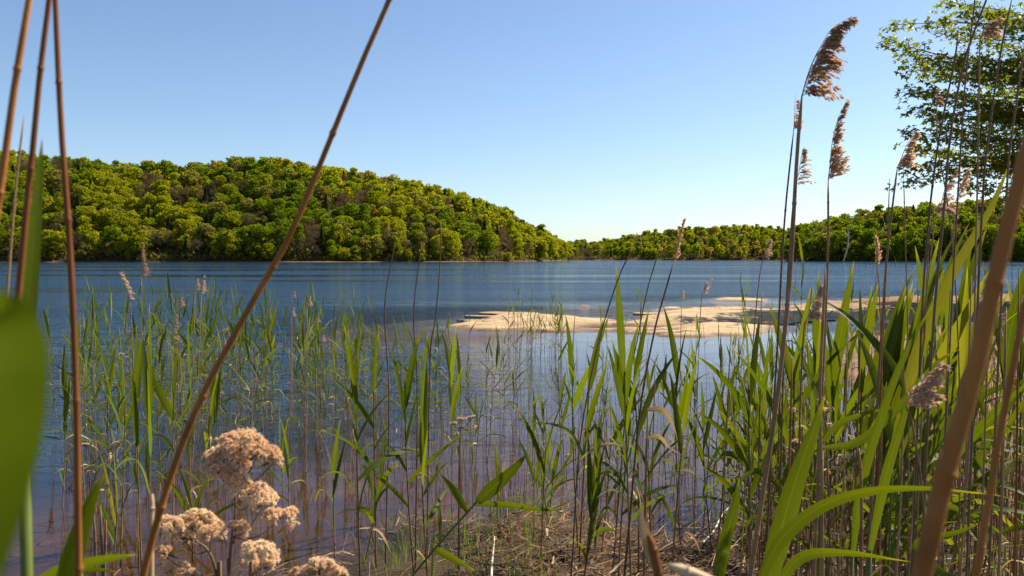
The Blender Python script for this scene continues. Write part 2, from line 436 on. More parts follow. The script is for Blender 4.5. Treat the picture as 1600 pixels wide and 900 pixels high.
def water_mat():
    m, nt = mat_new('lake_water'); L = nt.links.new
    out = N(nt, 'ShaderNodeOutputMaterial'); geo = N(nt, 'ShaderNodeNewGeometry'); pos = geo.outputs['Position']
    deep = N(nt, 'ShaderNodeAttribute', attribute_name='deep'); calm = N(nt, 'ShaderNodeAttribute', attribute_name='calm')
    def mapped(sx, sy):
        mp = N(nt, 'ShaderNodeMapping'); mp.inputs['Scale'].default_value = (sx, sy, 1); L(pos, mp.inputs[0]); return mp.outputs[0]
    a = noise(nt, mapped(1.0, 1.5), 3.0, 3, 0.55)
    b_ = noise(nt, mapped(0.8, 1.3), 11.0, 3, 0.55)
    c_ = noise(nt, mapped(0.7, 1.2), 0.9, 3, 0.5)
    gust = noise(nt, mapped(0.012, 0.075), 1.0, 3, 0.55)
    gustr = ramp(nt, [(0.40, (0.16,) * 3), (0.56, (1.0,) * 3)]); L(gust.outputs[0], gustr.inputs[0])
    h = math_(nt, 'ADD', math_(nt, 'MULTIPLY', a.outputs[0], 0.5), math_(nt, 'ADD', math_(nt, 'MULTIPLY', b_.outputs[0], 0.16), math_(nt, 'MULTIPLY', c_.outputs[0], 1.2)))
    rough_amt = math_(nt, 'MULTIPLY', math_(nt, 'SUBTRACT', 1.0, math_(nt, 'MULTIPLY', calm.outputs['Fac'], 0.93)), gustr.outputs[0])
    bp = N(nt, 'ShaderNodeBump'); bp.inputs['Distance'].default_value = 0.16
    L(math_(nt, 'MULTIPLY', rough_amt, 1.0), bp.inputs['Strength']); L(h, bp.inputs['Height'])
    fr = N(nt, 'ShaderNodeFresnel'); fr.inputs['IOR'].default_value = 1.33; L(bp.outputs[0], fr.inputs['Normal'])
    gl = N(nt, 'ShaderNodeBsdfGlossy'); gl.inputs['Roughness'].default_value = 0.04; L(bp.outputs[0], gl.inputs['Normal'])
    gl.inputs['Color'].default_value = (0.82, 0.85, 0.90, 1)
    tr = N(nt, 'ShaderNodeBsdfTransparent'); tr.inputs[0].default_value = (0.86, 0.78, 0.66, 1)
    df = N(nt, 'ShaderNodeBsdfDiffuse'); df.inputs[0].default_value = (0.010, 0.034, 0.068, 1)
    body = N(nt, 'ShaderNodeMixShader'); L(deep.outputs['Fac'], body.inputs[0]); L(tr.outputs[0], body.inputs[1]); L(df.outputs[0], body.inputs[2])
    mx = N(nt, 'ShaderNodeMixShader'); L(fr.outputs[0], mx.inputs[0]); L(body.outputs[0], mx.inputs[1]); L(gl.outputs[0], mx.inputs[2])
    L(mx.outputs[0], out.inputs[0])
    return m
M['ground'] = ground_mat(); M['floor'] = forest_floor_mat(); M['water'] = water_mat()

# ------------------------------------------------------------------ ground sheet and water sheet (rectangular grids, dense near)
def axis(lo, hi, step, far, growth):
    c = list(np.arange(lo, hi + 1e-6, step))
    s = step; v = lo; left = []
    while v > -far: s *= growth; v -= s; left.append(v)
    s = step; v = hi; right = []
    while v < far: s *= growth; v += s; right.append(v)
    return np.array(left[::-1] + c + right)
def sheet(name, xs, ys, z, mat, attrs):
    nx, ny = len(xs), len(ys)
    X, Y = np.meshgrid(xs, ys)
    co = np.stack([X, Y, z], -1).reshape(-1, 3).astype(np.float32)
    i = np.arange(ny - 1)[:, None] * nx + np.arange(nx - 1)[None, :]
    q = np.stack([i, i + 1, i + nx + 1, i + nx], -1).reshape(-1, 4).astype(np.int32)
    me = bpy.data.meshes.new(name)
    me.vertices.add(len(co)); me.vertices.foreach_set('co', co.ravel())
    me.loops.add(q.size); me.loops.foreach_set('vertex_index', q.ravel())
    me.polygons.add(len(q)); me.polygons.foreach_set('loop_start', np.arange(0, q.size, 4, dtype=np.int32))
    me.polygons.foreach_set('use_smooth', np.ones(len(q), bool))
    for k, v in attrs.items():
        a = me.attributes.new(k, 'FLOAT', 'POINT'); a.data.foreach_set('value', v.astype(np.float32).ravel())
    me.update(); me.validate()
    me.materials.append(mat)
    o = link(name, me); o['kind'] = 'structure'
    return o
xs = axis(-9, 20, 0.1, 5000, 1.06); ys = axis(1.5, 36, 0.1, 5000, 1.06)
X, Y = np.meshgrid(xs, ys)
Hh, Sandy, Sd = heights(X, Y)
Hh = np.where((Y > 900), 0.4, Hh)
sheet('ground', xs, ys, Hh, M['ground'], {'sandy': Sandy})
xw = axis(-12, 22, 0.2, 5000, 1.10); yw = axis(1, 40, 0.2, 5000, 1.10)
Xw, Yw = np.meshgrid(xw, yw)
Hw, _, Sw = heights(Xw, Yw)
Deep = np.clip((-Hw - 0.28) / 0.5, 0, 1)
lee = np.clip(1 - np.clip(-Sw - 1.0, 0, 9) / 5.0, 0, 1)              # sheltered water close to the shore
px_like = Xw / np.maximum(Yw, 1)
calm = np.clip((Xw + 0.9 + 0.5 * fbm(Xw * .3, Yw * .3, 71)) / 1.3, 0, 1) * np.clip((18.5 - Yw) / 1.5, 0, 1)   # bay between bank and bar
calm = np.maximum(calm, np.clip((7.4 - Yw) / 1.8, 0, 1))
calm = np.maximum(calm, 0.8 * np.clip(1 - np.clip(-Sw, 0, 9) / 1.6, 0, 1))
Deep = Deep * (1 - 0.6 * calm)
sheet('water', xw, yw, np.zeros_like(Xw), M['water'], {'deep': Deep, 'calm': calm})

# broken sandstone slabs at the left end of the bar
QR = random.Random(12)
SLABS = [(744, 494, .9, .36, 'low flat sandstone slab at the left tip of the sand bar'), (765, 488, 1.5, .45, 'long pale sandstone slab above the left tip of the bar'),
         (800, 484, 1.7, .6, 'dark edged highest sandstone slab at the back of the left bar'), (800, 494, 1.2, .4, 'tilted sandstone slab in the middle of the left bar end'),
         (1025, 484, 1.3, .5, 'dark thin rock ledge behind the gap of the sand bar'),
         (775, 498, .6, .25, 'small sandstone slab near the water edge of the left tip')]
for px, py, w, dpt, lab in SLABS:
    g = G(px, py, .12); h0 = hz(g.x, g.y); n = 17; vs = []
    ang = [2 * math.pi * (k + QR.uniform(-.3, .3)) / n for k in range(n)]
    rad = [QR.uniform(.62, 1.1) for k in range(n)]
    th = QR.uniform(.014, .03); tilt = QR.uniform(-.02, .035); tx = QR.uniform(-.02, .02)
    for lv, sc_ in ((-.10, 1.04), (th * .7, 1.0), (th, .95)):
        for a_, r_ in zip(ang, rad):
            X_, Y_ = math.cos(a_) * r_ * w / 2 * sc_, math.sin(a_) * r_ * dpt * sc_
            vs.append((X_, Y_, lv + (tilt * Y_ / dpt + tx * X_ if lv > 0 else 0)))
    vs.append((0, 0, th))
    fs = [(k + l * n, (k + 1) % n + l * n, (k + 1) % n + (l + 1) * n, k + (l + 1) * n) for l in (0, 1) for k in range(n)] + [(2 * n + k, 2 * n + (k + 1) % n, 3 * n) for k in range(n)]
    mb = MB(); mb.add(vs, fs); me = mb.mesh('rock_slab', M['ground'], False)
    at_ = me.attributes.new('sandy', 'FLOAT', 'POINT'); at_.data.foreach_set('value', [1.0] * len(vs))
    tag(link('rock_slab', me, None, (g.x, g.y, max(h0, 0.01))), lab, 'rock slab', 'sandstone slabs on the bar')

# ------------------------------------------------------------------ wooded hills, laid out by bearing and distance
def interp(px, tab): return float(np.interp(px, [t[0] for t in tab], [t[1] for t in tab]))
TREE_H = 12.0
HILLS = {
    'left': dict(px=(-420, 886), sky=[(-420, 225), (0, 240), (60, 247), (130, 252), (210, 264), (250, 257), (290, 266), (380, 252), (440, 257), (500, 266), (560, 274), (600, 277), (650, 287), (700, 302), (750, 319), (790, 334), (820, 351), (850, 364), (886, 386)],
                 shore=[(-420, 350), (0, 360), (500, 372), (700, 400), (800, 430), (850, 470), (886, 560)], deep=105),
    'centre': dict(px=(850, 1300), sky=[(850, 380), (900, 378), (935, 378), (965, 372), (1000, 366), (1060, 360), (1110, 356), (1170, 354), (1220, 359), (1300, 364)],
                   shore=[(850, 860), (1100, 830), (1300, 820)], deep=170),
    'right': dict(px=(1228, 1980), sky=[(1228, 370), (1250, 359), (1290, 346), (1340, 336), (1400, 327), (1450, 321), (1500, 318), (1550, 320), (1600, 325), (1980, 310)],
                  shore=[(1228, 470), (1260, 440), (1330, 420), (1500, 400), (1980, 390)], deep=75),
}
def hill_ground(hl, px, r):
    s = interp(px, hl['shore']); rr = s + hl['deep']
    hr = max(CAM_Z + (HORIZON - interp(px, hl['sky'])) / F * rr - TREE_H, 1.0)
    t = (r - s) / hl['deep']
    if t < 0: return 0.9 * t * 4
    e = min(t, 1.0)
    return 0.5 * min(t * 20, 1) + hr * math.sin(e * math.pi / 2) ** 1.15 * (1 if t < 1 else max(0, 1 - (t - 1) * 0.35))
def polar(px, r):
    a = (px - 800) / F
    return (a * r, r)
for key, hl in HILLS.items():
    mb = MB(); a, b = hl['px']; nx = int((b - a) / 12); nr = 44
    vs = []
    for i in range(nx + 1):
        p = a + (b - a) * i / nx
        s = interp(p, hl['shore'])
        for k in range(nr + 1):
            r = s - 6 + (hl['deep'] * 2.2) * k / nr if k > 3 else s - 6 + 3.5 * k
            x, y = polar(p, r)
            edge = 1.0
            vs.append((x, y, hill_ground(hl, p, r) + 0.8 * vnoise(x / 9, y / 9, 5)))
    fs = [(i * (nr + 1) + k, (i + 1) * (nr + 1) + k, (i + 1) * (nr + 1) + k + 1, i * (nr + 1) + k + 1) for i in range(nx) for k in range(nr)]
    mb.add(vs, fs)
    o = link({'left': 'left_hill', 'centre': 'far_hill', 'right': 'right_hill'}[key], mb.mesh('hill', M['floor'])); o['kind'] = 'structure'

# crowns -----------------------------------------------------------------
def crown_arrays(kind, seed):
    """leaf clump faces (unit: metres) of one crown standing on z=0"""
    rr = random.Random(seed)
    V = []; Fc = []
    def clump(c, n, size, stretch=1.0):
        n = n.normalized()
        t = n.cross(Vector((rr.uniform(-1, 1), rr.uniform(-1, 1), rr.uniform(-1, 1)))).normalized()
        b = n.cross(t)
        k = len(V); s = size * rr.uniform(0.6, 1.3); w = s / stretch
        V.extend([c + t * s + b * w * rr.uniform(-.3, .3), c + b * w * rr.uniform(.7, 1.2) + n * s * .15, c - t * s * rr.uniform(.7, 1.1), c - b * w * rr.uniform(.7, 1.2) + n * s * 0.1])
        Fc.append((k, k + 1, k + 2, k + 3))
    def rv(): return Vector((rr.gauss(0, 1), rr.gauss(0, 1), rr.gauss(0, 1))).normalized()
    if kind == 'pine':
        H = 15.0
        for i in range(1100):
            h = rr.uniform(0.12, 1) ** 0.9
            tier = (h * 11) % 1.0
            rad = 3.1 * (1 - h) ** 0.8 * (0.55 + 0.45 * (1 - tier)) + 0.15
            a = rr.uniform(0, 6.283); q = rad * rr.uniform(0.5, 1.05)
            clump(Vector((math.cos(a) * q, math.sin(a) * q, h * H)), Vector((math.cos(a) * .4, math.sin(a) * .4, 1)) + rv() * .4, 0.5, 2.0)
    elif kind == 'bare':
        for j in range(26):
            c = Vector((rr.gauss(0, 2.2), rr.gauss(0, 2.2), rr.uniform(5.5, 12.5)))
            for i in range(42):
                d = (rv() + Vector((0, 0, .9))).normalized(); p = c + rv() * rr.uniform(0, 1.5)
                s = rr.uniform(.6, 1.4); w = rr.uniform(0.03, 0.075); t = d.cross(rv()).normalized()
                k = len(V); V.extend([p - t * w, p + t * w, p + d * s]); Fc.append((k, k + 1, k + 2))
    else:
        low = rr.uniform(1.0, 2.5); top = rr.uniform(11.5, 17.0); rad = rr.uniform(3.8, 6.0)
        nl = 52
        for j in range(nl):
            h = rr.uniform(0, 1); prof = math.sin(min(.94, h * .80 + 0.14) * math.pi) ** 0.6
            a = rr.uniform(0, 6.283); q = rad * prof * math.sqrt(rr.uniform(0.05, 1)) * 0.85
            c = Vector((math.cos(a) * q, math.sin(a) * q, low + 1.2 + h * (top - low - 2.4)))
            lr = rr.uniform(0.75, 1.65)
            m = int(40 * lr * lr ** .5)
            for i in range(m):
                d = rv(); d.z = abs(d.z) * 0.9 + d.z * 0.3 if rr.random() < 0.6 else d.z
                d.normalize()
                p = c + Vector((d.x * lr * 1.15, d.y * lr * 1.15, d.z * lr * 1.0)) * rr.uniform(0.75, 1.12)
                clump(p, d + rv() * 0.8, 0.36)
    return V, Fc
def plain_mesh(name, V, Fc, mat):
    me = bpy.data.meshes.new(name); me.from_pydata([tuple(v) for v in V], [], Fc); me.materials.append(mat)
    return me
CR = {}
SHAPES = {}
for s in range(9): SHAPES[('broad', s)] = crown_arrays('broad', 100 + s)
for s in range(3): SHAPES[('bare', s)] = crown_arrays('bare', 200 + s); SHAPES[('pine', s)] = crown_arrays('pine', 300 + s)
for k, (m, _) in CROWN.items():
    base = k if k in ('bare', 'pine') else 'broad'
    CR[k] = [plain_mesh('crown', *SHAPES[(base, s)], m) for s in range(9 if base == 'broad' else 3)]
def trunk_mesh(seed, H=11.0, r0=0.28):
    rr = random.Random(seed); mb = MB()
    pts = [(rr.uniform(-.2, .2) * i, rr.uniform(-.2, .2) * i, -0.6 + H * i / 5) for i in range(6)]
    tube(mb, pts, [r0 * (1 - 0.75 * i / 5) for i in range(6)], 6)
    for j in range(5):
        b = Vector(pts[2 + j % 3]); a = rr.uniform(0, 6.28); l = rr.uniform(2, 3.6)
        tube(mb, [b, b + Vector((math.cos(a) * l * .5, math.sin(a) * l * .5, l * .45)), b + Vector((math.cos(a) * l, math.sin(a) * l, l * 1.1))], [r0 * .4, r0 * .25, r0 * .08], 4)
    return mb.mesh('trunk', M['bark'])
TR = [trunk_mesh(400 + k) for k in range(4)]
TR_BARE = [trunk_mesh(410 + k, 13.0, 0.24) for k in range(2)]

def left_zone(px):
    for lim, t in ((60, 'behind near left stalks'), (200, 'right of near stalks'), (330, 'above pale plumes'),
                   (450, 'left of leaning stalk'), (560, 'right of leaning stalk'), (640, 'above kinked stalk'),
                   (720, 'behind thin stalks'), (800, 'on falling shoulder'), (850, 'at low end')):
        if px < lim: return t
    return 'at narrows'
def right_zone(px):
    for lim, t in ((1300, 'behind tall plumes'), (1380, 'by bleached snag'), (1460, 'behind densest reeds'), (1540, 'below maple boughs')):
        if px < lim: return t
    return 'at far right'
def centre_zone(px):
    for lim, t in ((900, 'at narrows'), (960, 'in low saddle'), (1040, 'in its left part'), (1120, 'behind spindle plume'), (1200, 'in its right part')):
        if px < lim: return t
    return 'behind tallest reed'
count = {'broad': 0}
far_V = []; far_F = {k: [] for k in CROWN}
tree_specs = []
trr = random.Random(77)
for key, hl in HILLS.items():
    a, b = hl['px']
    sp = {'left': 6.7, 'centre': 10.5, 'right': 7.4}[key]
    row = 0; r_off = 1.5
    while r_off < hl['deep'] * 1.12:
        pa = a
        s0 = 400 if key != 'centre' else 660
        p = a + trr.uniform(0, 30)
        while p < b:
            s = interp(p, hl['shore'])
            if (key == 'left' and p < -60) or (key == 'right' and p > 1680):
                keep = trr.random() < 0.35
            else: keep = True
            r = s + r_off + trr.uniform(-.3, .3) * sp
            t = (r - s) / hl['deep']
            if keep and hill_ground(hl, p, r) > 0.2:
                rv_ = trr.random()
                brown = 0.10; dark = 0.07
                if key == 'left':
                    nb = float(vnoise(p / 60.0, r_off / 25.0, 91))
                    if nb > 0.20: brown = 0.5
                    if 730 < p < 860 and t < .6: brown = 0.35
                    if p > 560 and p < 700 and t > .85: brown = 0.6
                if key == 'centre' and p < 960: brown = 0.45
                if key == 'right' and p < 1300: brown = 0.35
                if key == 'right' and t > .8: brown = 0.2
                if rv_ < brown: kd = 'bare'
                elif rv_ < brown + dark: kd = 'pine'
                else:
                    nn = vnoise(p / 90.0, r_off / 30.0, 17) + trr.uniform(-.35, .35)
                    kd = 'lime' if nn > .05 else ('olive' if nn > -.07 else ('green' if nn > -.36 else 'deep'))
                    if key == 'right' and kd == 'lime': kd = 'green'
                sc = (trr.uniform(0.66, 1.0) if t < .8 else trr.uniform(.84, .98)) * (0.85 if row == 0 else 1.0)
                if row == 0 and trr.random() < 0.4: sc *= 0.62
                tree_specs.append((key, p, r, t, kd, sc, row))
            p += sp / s * F * trr.uniform(0.75, 1.25)
        r_off += sp * (0.95 if row else 0.6); row += 1
tree_specs.sort(key=lambda s: s[2])
individuals = 0
for key, p, r, t, kd, sc, row in tree_specs:
    hl = HILLS[key]
    x, y = polar(p, r); z = hill_ground(hl, p, r)
    k = trr.randrange(len(CR[kd])); rz = trr.uniform(0, 6.28)
    sx = sc * trr.uniform(.95, 1.15)
    back = key == 'centre' or not (-60 < p < 1680)
    isb = kd not in ('pine', 'bare')
    if (isb and (back or individuals >= 298)):
        V, Fc = SHAPES[('broad', k)]
        if key != 'centre':
            keep_ = Fc[::2]; V = [V[i] for f in keep_ for i in f]; Fc = [tuple(range(4 * j, 4 * j + 4)) for j in range(len(keep_))]
            V = [(Vector(V[4 * (j // 4)]) + Vector(V[4 * (j // 4) + 2])) * .5 * -.4 + Vector(v) * 1.4 for j, v in enumerate(V)]
        else:
            keep_ = Fc[::4]; V = [V[i] for f in keep_ for i in f]; Fc = [tuple(range(4 * j, 4 * j + 4)) for j in range(len(keep_))]
            V = [(Vector(V[4 * (j // 4)]) + Vector(V[4 * (j // 4) + 2])) * .5 * -1.0 + Vector(v) * 2.0 for j, v in enumerate(V)]
        m = Matrix.Translation((x, y, z - 0.3)) @ Matrix.Rotation(rz, 4, 'Z') @ Matrix.Diagonal((sx, sx, sc, 1))
        va = np.array([tuple(v) for v in V]) @ np.array(m.to_3x3()).T + np.array(m.translation)
        off = sum(len(q) for q in far_V); far_V.append(va)
        far_F[kd].extend([tuple(i + off for i in f) for f in Fc])
        continue
    if isb: individuals += 1
    where = {'left': 'left hill', 'right': 'right hill', 'centre': 'far hill'}[key]
    zone = {'left': left_zone, 'right': right_zone, 'centre': centre_zone}[key](p)
    lvl = 'waterside' if row == 0 else ('low' if t < .33 else ('midslope' if t < .66 else ('high' if t < .9 else 'skyline')))
    size = 'small ' if sc < .72 else ('big ' if sc > 1.0 else '')
    lab = f"{size}{CROWN[kd][1]} {lvl}, {where}, {zone}"
    nm = {'pine': 'pine_tree', 'bare': 'leafless_tree'}.get(kd, 'broadleaf_tree')
    root = thing(nm, (x, y, z - 0.3), lab, 'tree', f"{CROWN[kd][1].replace(' tree', ' trees').replace('pine', 'pines')} on the {where}")
    root.rotation_euler = (0, 0, rz); root.scale = (sx, sx, sc)
    c = link('crown', CR[kd][k], root, (0, 0, -1.6 if row == 0 and kd != 'bare' else -0.6))
    if row < 3 or kd == 'bare': link('trunk', (TR_BARE if kd == 'bare' else TR)[k % 2 if kd == 'bare' else k % 4], root)
allV = np.concatenate(far_V); me = bpy.data.meshes.new('far_wood')
fl = []; mi = []
for n_, k in enumerate(CROWN):
    me.materials.append(CROWN[k][0]); fl.extend(far_F[k]); mi.extend([n_] * len(far_F[k]))
me.from_pydata(allV.tolist(), [], fl); me.polygons.foreach_set('material_index', mi); me.update()
tag(link('distant_wood', me), 'green wood covering the low far hill across the lake', 'wood', kind='stuff')

UV_ = []; UF = []; urr = random.Random(9)
for key, hl in HILLS.items():
    a, b = hl['px']
    for i in range({'left': 15000, 'centre': 6000, 'right': 8000}[key]):
        p = urr.uniform(a, b); s = interp(p, hl['shore']); r = s + 0.8 + hl['deep'] * urr.random() ** 2.2
        x, y = polar(p, r); g = hill_ground(hl, p, r)
        if g < .15: continue
        z = g + urr.uniform(.2, 2.6) * (1 if urr.random() < .8 else 1.6)
        n = Vector((urr.gauss(0, 1), urr.gauss(0, 1) - .4, urr.gauss(0, 1) + .6)).normalized(); t = n.cross(Vector((urr.uniform(-1, 1), .3, urr.uniform(-1, 1)))).normalized(); q = n.cross(t)
        w = urr.uniform(.35, .9); c = Vector((x, y, z)); k = len(UV_)
        UV_.extend([tuple(c + t * w), tuple(c + q * w * .7), tuple(c - t * w), tuple(c - q * w * .8)]); UF.append((k, k + 1, k + 2, k + 3))
tag(link('undergrowth', plain_mesh('undergrowth', UV_, UF, crownmat('undergrowth', (0.05, 0.06, 0.018), (0.12, 0.12, 0.025)))), 'low brush and saplings filling the forest floor of the hills', 'undergrowth', kind='stuff')

# bleached dead sapling on the far shore of the right hill
b0 = P(1318, 410, 395); b0.z = 0.3
mb = MB(); tp = P(1324, 352, 395)
tube(mb, smooth_path([b0, b0.lerp(tp, .4) + Vector((1.2, 0, 0)), b0.lerp(tp, .75) + Vector((.9, 0, 0)), tp], 9), [.3, .28, .26, .24, .2, .17, .13, .1, .05], 6)
sn = thing('dead_snag', b0, 'slender bleached dead snag standing at the foot of the right hill', 'dead tree')
for i in range(5):
    q = b0.lerp(tp, .35 + .13 * i) + Vector((.9, 0, 0)); s = -1 if i % 2 else 1
    tube(mb, [q, q + Vector((s * 1.0, .3, .5)), q + Vector((s * 1.7, .4, 1.4))], [.1, .07, .02], 4)
mb.v = [tuple(Vector(v) - b0) for v in mb.v]
link('trunk', mb.mesh('trunk', M['snag']), sn)

# ------------------------------------------------------------------ maple at the right edge
def build_maple(base, seed, targets, leaves_target, label):
    rr = random.Random(seed)
    root = thing('maple_tree', base, label, 'tree')
    def rv(): return Vector((rr.gauss(0, 1), rr.gauss(0, 1), rr.gauss(0, 1))).normalized()
    tb = MB(); H = 11.5
    tp = [Vector((rr.uniform(-.12, .12) * i, rr.uniform(-.12, .12) * i, -0.3 + H * i / 9)) for i in range(10)]
    tube(tb, tp, [.24 * (1 - .85 * i / 9) + .02 for i in range(10)], 10)
    link('trunk', tb.mesh('trunk', M['bark']), root)
    sites = []
    limbs = []
    for T in targets: limbs.append(T)
    for j in range(46):
        a = rr.uniform(0, 6.283); h = rr.uniform(2.6, 12.0)
        q = 5.6 * math.sin(min(1, (h - 1.0) / 12.5) * math.pi) ** .6 * rr.uniform(.6, 1)
        limbs.append(Vector((math.cos(a) * q, math.sin(a) * q, h)))
    for T in limbs:
        h0 = max(1.9, min(H - 1.2, T.z * .78 + rr.uniform(-.6, .5)))
        i = int((h0 + .3) / H * 9); s = tp[min(i, 9)].copy(); s.z = h0
        mid = s.lerp(T, .5) + Vector((0, 0, .45)) + rv() * .25
        path = smooth_path([s, s.lerp(mid, .5) + rv() * .1, mid, mid.lerp(T, .55) + rv() * .15, T], 16)
        lb = MB(); L = (T - s).length
        tube(lb, path, [max(.006, .05 * (L / 6) * (1 - .95 * k / 15)) for k in range(16)], 6)
        for k in range(4, 16):
            for side in (-1, 1):
                f = k / 15
                d = (path[min(k + 1, 15)] - path[max(k - 1, 0)]).normalized()
                sd = d.cross(Vector((0, 0, 1))).normalized() * side
                tl = (0.55 + 1.1 * (1 - f)) * rr.uniform(.5, 1.1) * min(1, L / 4.5)
                e = path[k] + (sd * .75 + d * .65 + Vector((0, 0, rr.uniform(-.28, .12)))) * tl
                m2 = path[k].lerp(e, .5) + Vector((0, 0, .06))
                tube(lb, [path[k], m2, e], [.012, .008, .003], 4, cap=False)
                for q in range(int(16 + 30 * tl)):
                    u = rr.uniform(.25, 1.03)
                    sites.append((path[k].lerp(e, u) + rv() * .15, d))
        for q in range(14): sites.append((T + rv() * .16, d))
        link('branch', lb.mesh('branch', M['bark']), root)
    rr.shuffle(sites); sites = sites[:leaves_target]
    fol = MB()
    for p, d in sites:
        s = rr.uniform(.075, .14)
        n = (Vector((0, 0, 1)) + rv() * .75).normalized()
        ax = (Vector((rr.uniform(-1, 1), rr.uniform(-1, 1), -.9))).normalized()
        ax = (ax - n * ax.dot(n)).normalized(); sd = n.cross(ax)
        o_ = p
        vs = [o_, o_ + ax * s * .55 + sd * s * .85 + n * s * .1, o_ + ax * s * .75 + sd * s * .25, o_ + ax * s * 1.5 - n * s * .25, o_ + ax * s * .75 - sd * s * .25, o_ + ax * s * .55 - sd * s * .85 + n * s * .1]
        fol.add(vs, [(0, 1, 2), (0, 2, 3), (0, 3, 4), (0, 4, 5)])
    f = link('foliage', fol.mesh('foliage', M['maple'], False), root); f['kind'] = 'stuff'
    return root
mbase = Vector((18.4, 25.0, hz(18.4, 25.0)))
tg = []
for px, py, d in ((1487, 4, 24), (1404, 38, 23.5), (1394, 66, 23), (1418, 86, 24.5), (1420, 108, 22.5), (1424, 140, 24), (1440, 168, 23), (1424, 206, 23.5), (1436, 232, 25),
                  (1432, 262, 23), (1425, 284, 24), (1500, 150, 22), (1480, 50, 26), (1470, 120, 26), (1475, 200, 22), (1520, 290, 24), (1455, 180, 25), (1540, 60, 22), (1480, 240, 26), (1530, 230, 22),
                  (1540, 120, 25), (1510, 20, 25), (1555, 175, 24), (1560, 20, 23), (1575, 250, 24), (1500, 90, 23), (1595, 300, 23), (1450, 95, 24), (1460, 145, 23)):
    tg.append(P(px, py, d) - mbase)
build_maple(mbase, 5, tg, 28000, 'leafy maple reaching its boughs into the sky at the upper right edge')

# ------------------------------------------------------------------ leaf, stem and plume builders
def leaf_mesh(name, mat, bend, pw, tw0, tw1, width=0.075, fold=0.35, kink=None, seg=9, seed=0, wave=0.0):
    """blade of unit length growing along +Z, bending towards +X"""
    rr = random.Random(seed); mb = MB(); vs = []; uv = []
    p = Vector((0, 0, 0)); n = seg
    for i in range(n + 1):
        t = i / n
        ang = bend * t ** pw
        if kink and t > kink[0]: ang += kink[1] * min(1, (t - kink[0]) / .12)
        d = Vector((math.sin(ang), wave * math.sin(t * 7 + seed), math.cos(ang))).normalized()
        if i: p = p + d / n
        prof = (0.42 + 0.58 * min(1, t / .22) ** .8) * (1 - max(0, (t - .3) / .7) ** 1.7) if t < 1 else 0.0
        w = width * .5 * prof
        tw = tw0 + tw1 * t
        nrm = Vector((math.cos(ang), 0, -math.sin(ang)))
        sd = Vector((0, 1, 0)) * math.cos(tw) + nrm * math.sin(tw)
        nn = d.cross(sd)
        fo = fold * (1 - .6 * t)
        vs += [p - sd * w * math.cos(fo) + nn * w * math.sin(fo), p.copy(), p + sd * w * math.cos(fo) + nn * w * math.sin(fo)]
        uv += [(0, t), (.5, t), (1, t)]
    fs = []
    for i in range(n):
        a = i * 3
        if i < n - 1: fs += [(a, a + 1, a + 4, a + 3), (a + 1, a + 2, a + 5, a + 4)]
        else: fs += [(a, a + 1, a + 4), (a + 1, a + 2, a + 4)]
    mb.add(vs, fs, uv)
    return mb.mesh(name, mat)
LV = {'up': [], 'mid': [], 'low': [], 'dry': []}
for s in range(12):
    q = random.Random(s)
    LV['up'].append(leaf_mesh('leaf', M['leaf'], q.uniform(-.05, .35), 1.5, q.uniform(-1.4, 1.4), q.uniform(-.5, .5), q.uniform(.085, .12), q.uniform(.2, .6), seed=s))
    LV['mid'].append(leaf_mesh('leaf', M['leaf'], q.uniform(.2, .95), q.uniform(1, 2), q.uniform(-1.4, 1.4), q.uniform(-.9, .9), q.uniform(.06, .09), .35, seed=s, wave=.05))
    LV['low'].append(leaf_mesh('leaf', M['leaf'], q.uniform(.9, 2.0), q.uniform(.8, 2.2), q.uniform(-1.2, 1.2), q.uniform(-1.2, 1.2), q.uniform(.05, .08), .3, kink=(q.uniform(.35, .7), q.uniform(.2, 1.2)) if s % 3 == 0 else None, seed=s, wave=.08))
    LV['dry'].append(leaf_mesh('withered_leaf', M['leaf_dry'], q.uniform(.8, 2.6), q.uniform(.6, 1.6), q.uniform(-1.2, 1.2), q.uniform(-3, 3), q.uniform(.04, .065), .5, kink=(q.uniform(.2, .6), q.uniform(.5, 1.4)), seed=s, wave=.15))

def place_leaf(root, mesh, at, az, th, L, wf=1.0, name='leaf'):
    zl = Vector((math.cos(az) * math.sin(th), math.sin(az) * math.sin(th), math.cos(th)))
    xl = Vector((math.cos(az) * math.cos(th), math.sin(az) * math.cos(th), -math.sin(th)))
    yl = zl.cross(xl)
    m = Matrix((xl * L, yl * L * wf, zl * L)).transposed()
    o = bpy.data.objects.new(name, mesh); COL.objects.link(o); o.parent = root
    o.matrix_local = Matrix.Translation(at) @ m.to_4x4()
    return o

def reed_label(px_b, d, lean, tall):
    zones = ((95, 'beside the big blurred leaf'), (165, 'by the upright left stalk'), (230, 'under the pink plumes'), (300, 'left of the flower heads'), (380, 'behind the flower heads'),
             (450, 'right of the flower heads'), (520, 'between flowers and bare stalks'), (600, 'left of the bare stalks'), (700, 'below the bare stalks'),
             (780, 'off the sand bar tip'), (880, 'before the left sand bar'), (960, 'before the sand gap'), (1050, 'left of the spindle plume'), (1130, 'before the sand bar middle'),
             (1210, 'left of the tallest plume'), (1290, 'right of the tallest plume'), (1370, 'below the bleached snag'), (1450, 'in the densest stand'), (1530, 'left of the thick stalk'))
    z = 'at the right edge'
    for lim, t in zones:
        if px_b < lim: z = t; break
    dep = 'near bank' if d < 4.3 else ('near shallows' if d < 5.6 else ('mid water' if d < 8.5 else 'far out'))
    ln = 'leaning left' if lean < -.09 else ('leaning right' if lean > .13 else 'upright')
    return f"{tall} green reed, {ln}, {dep} {z}"

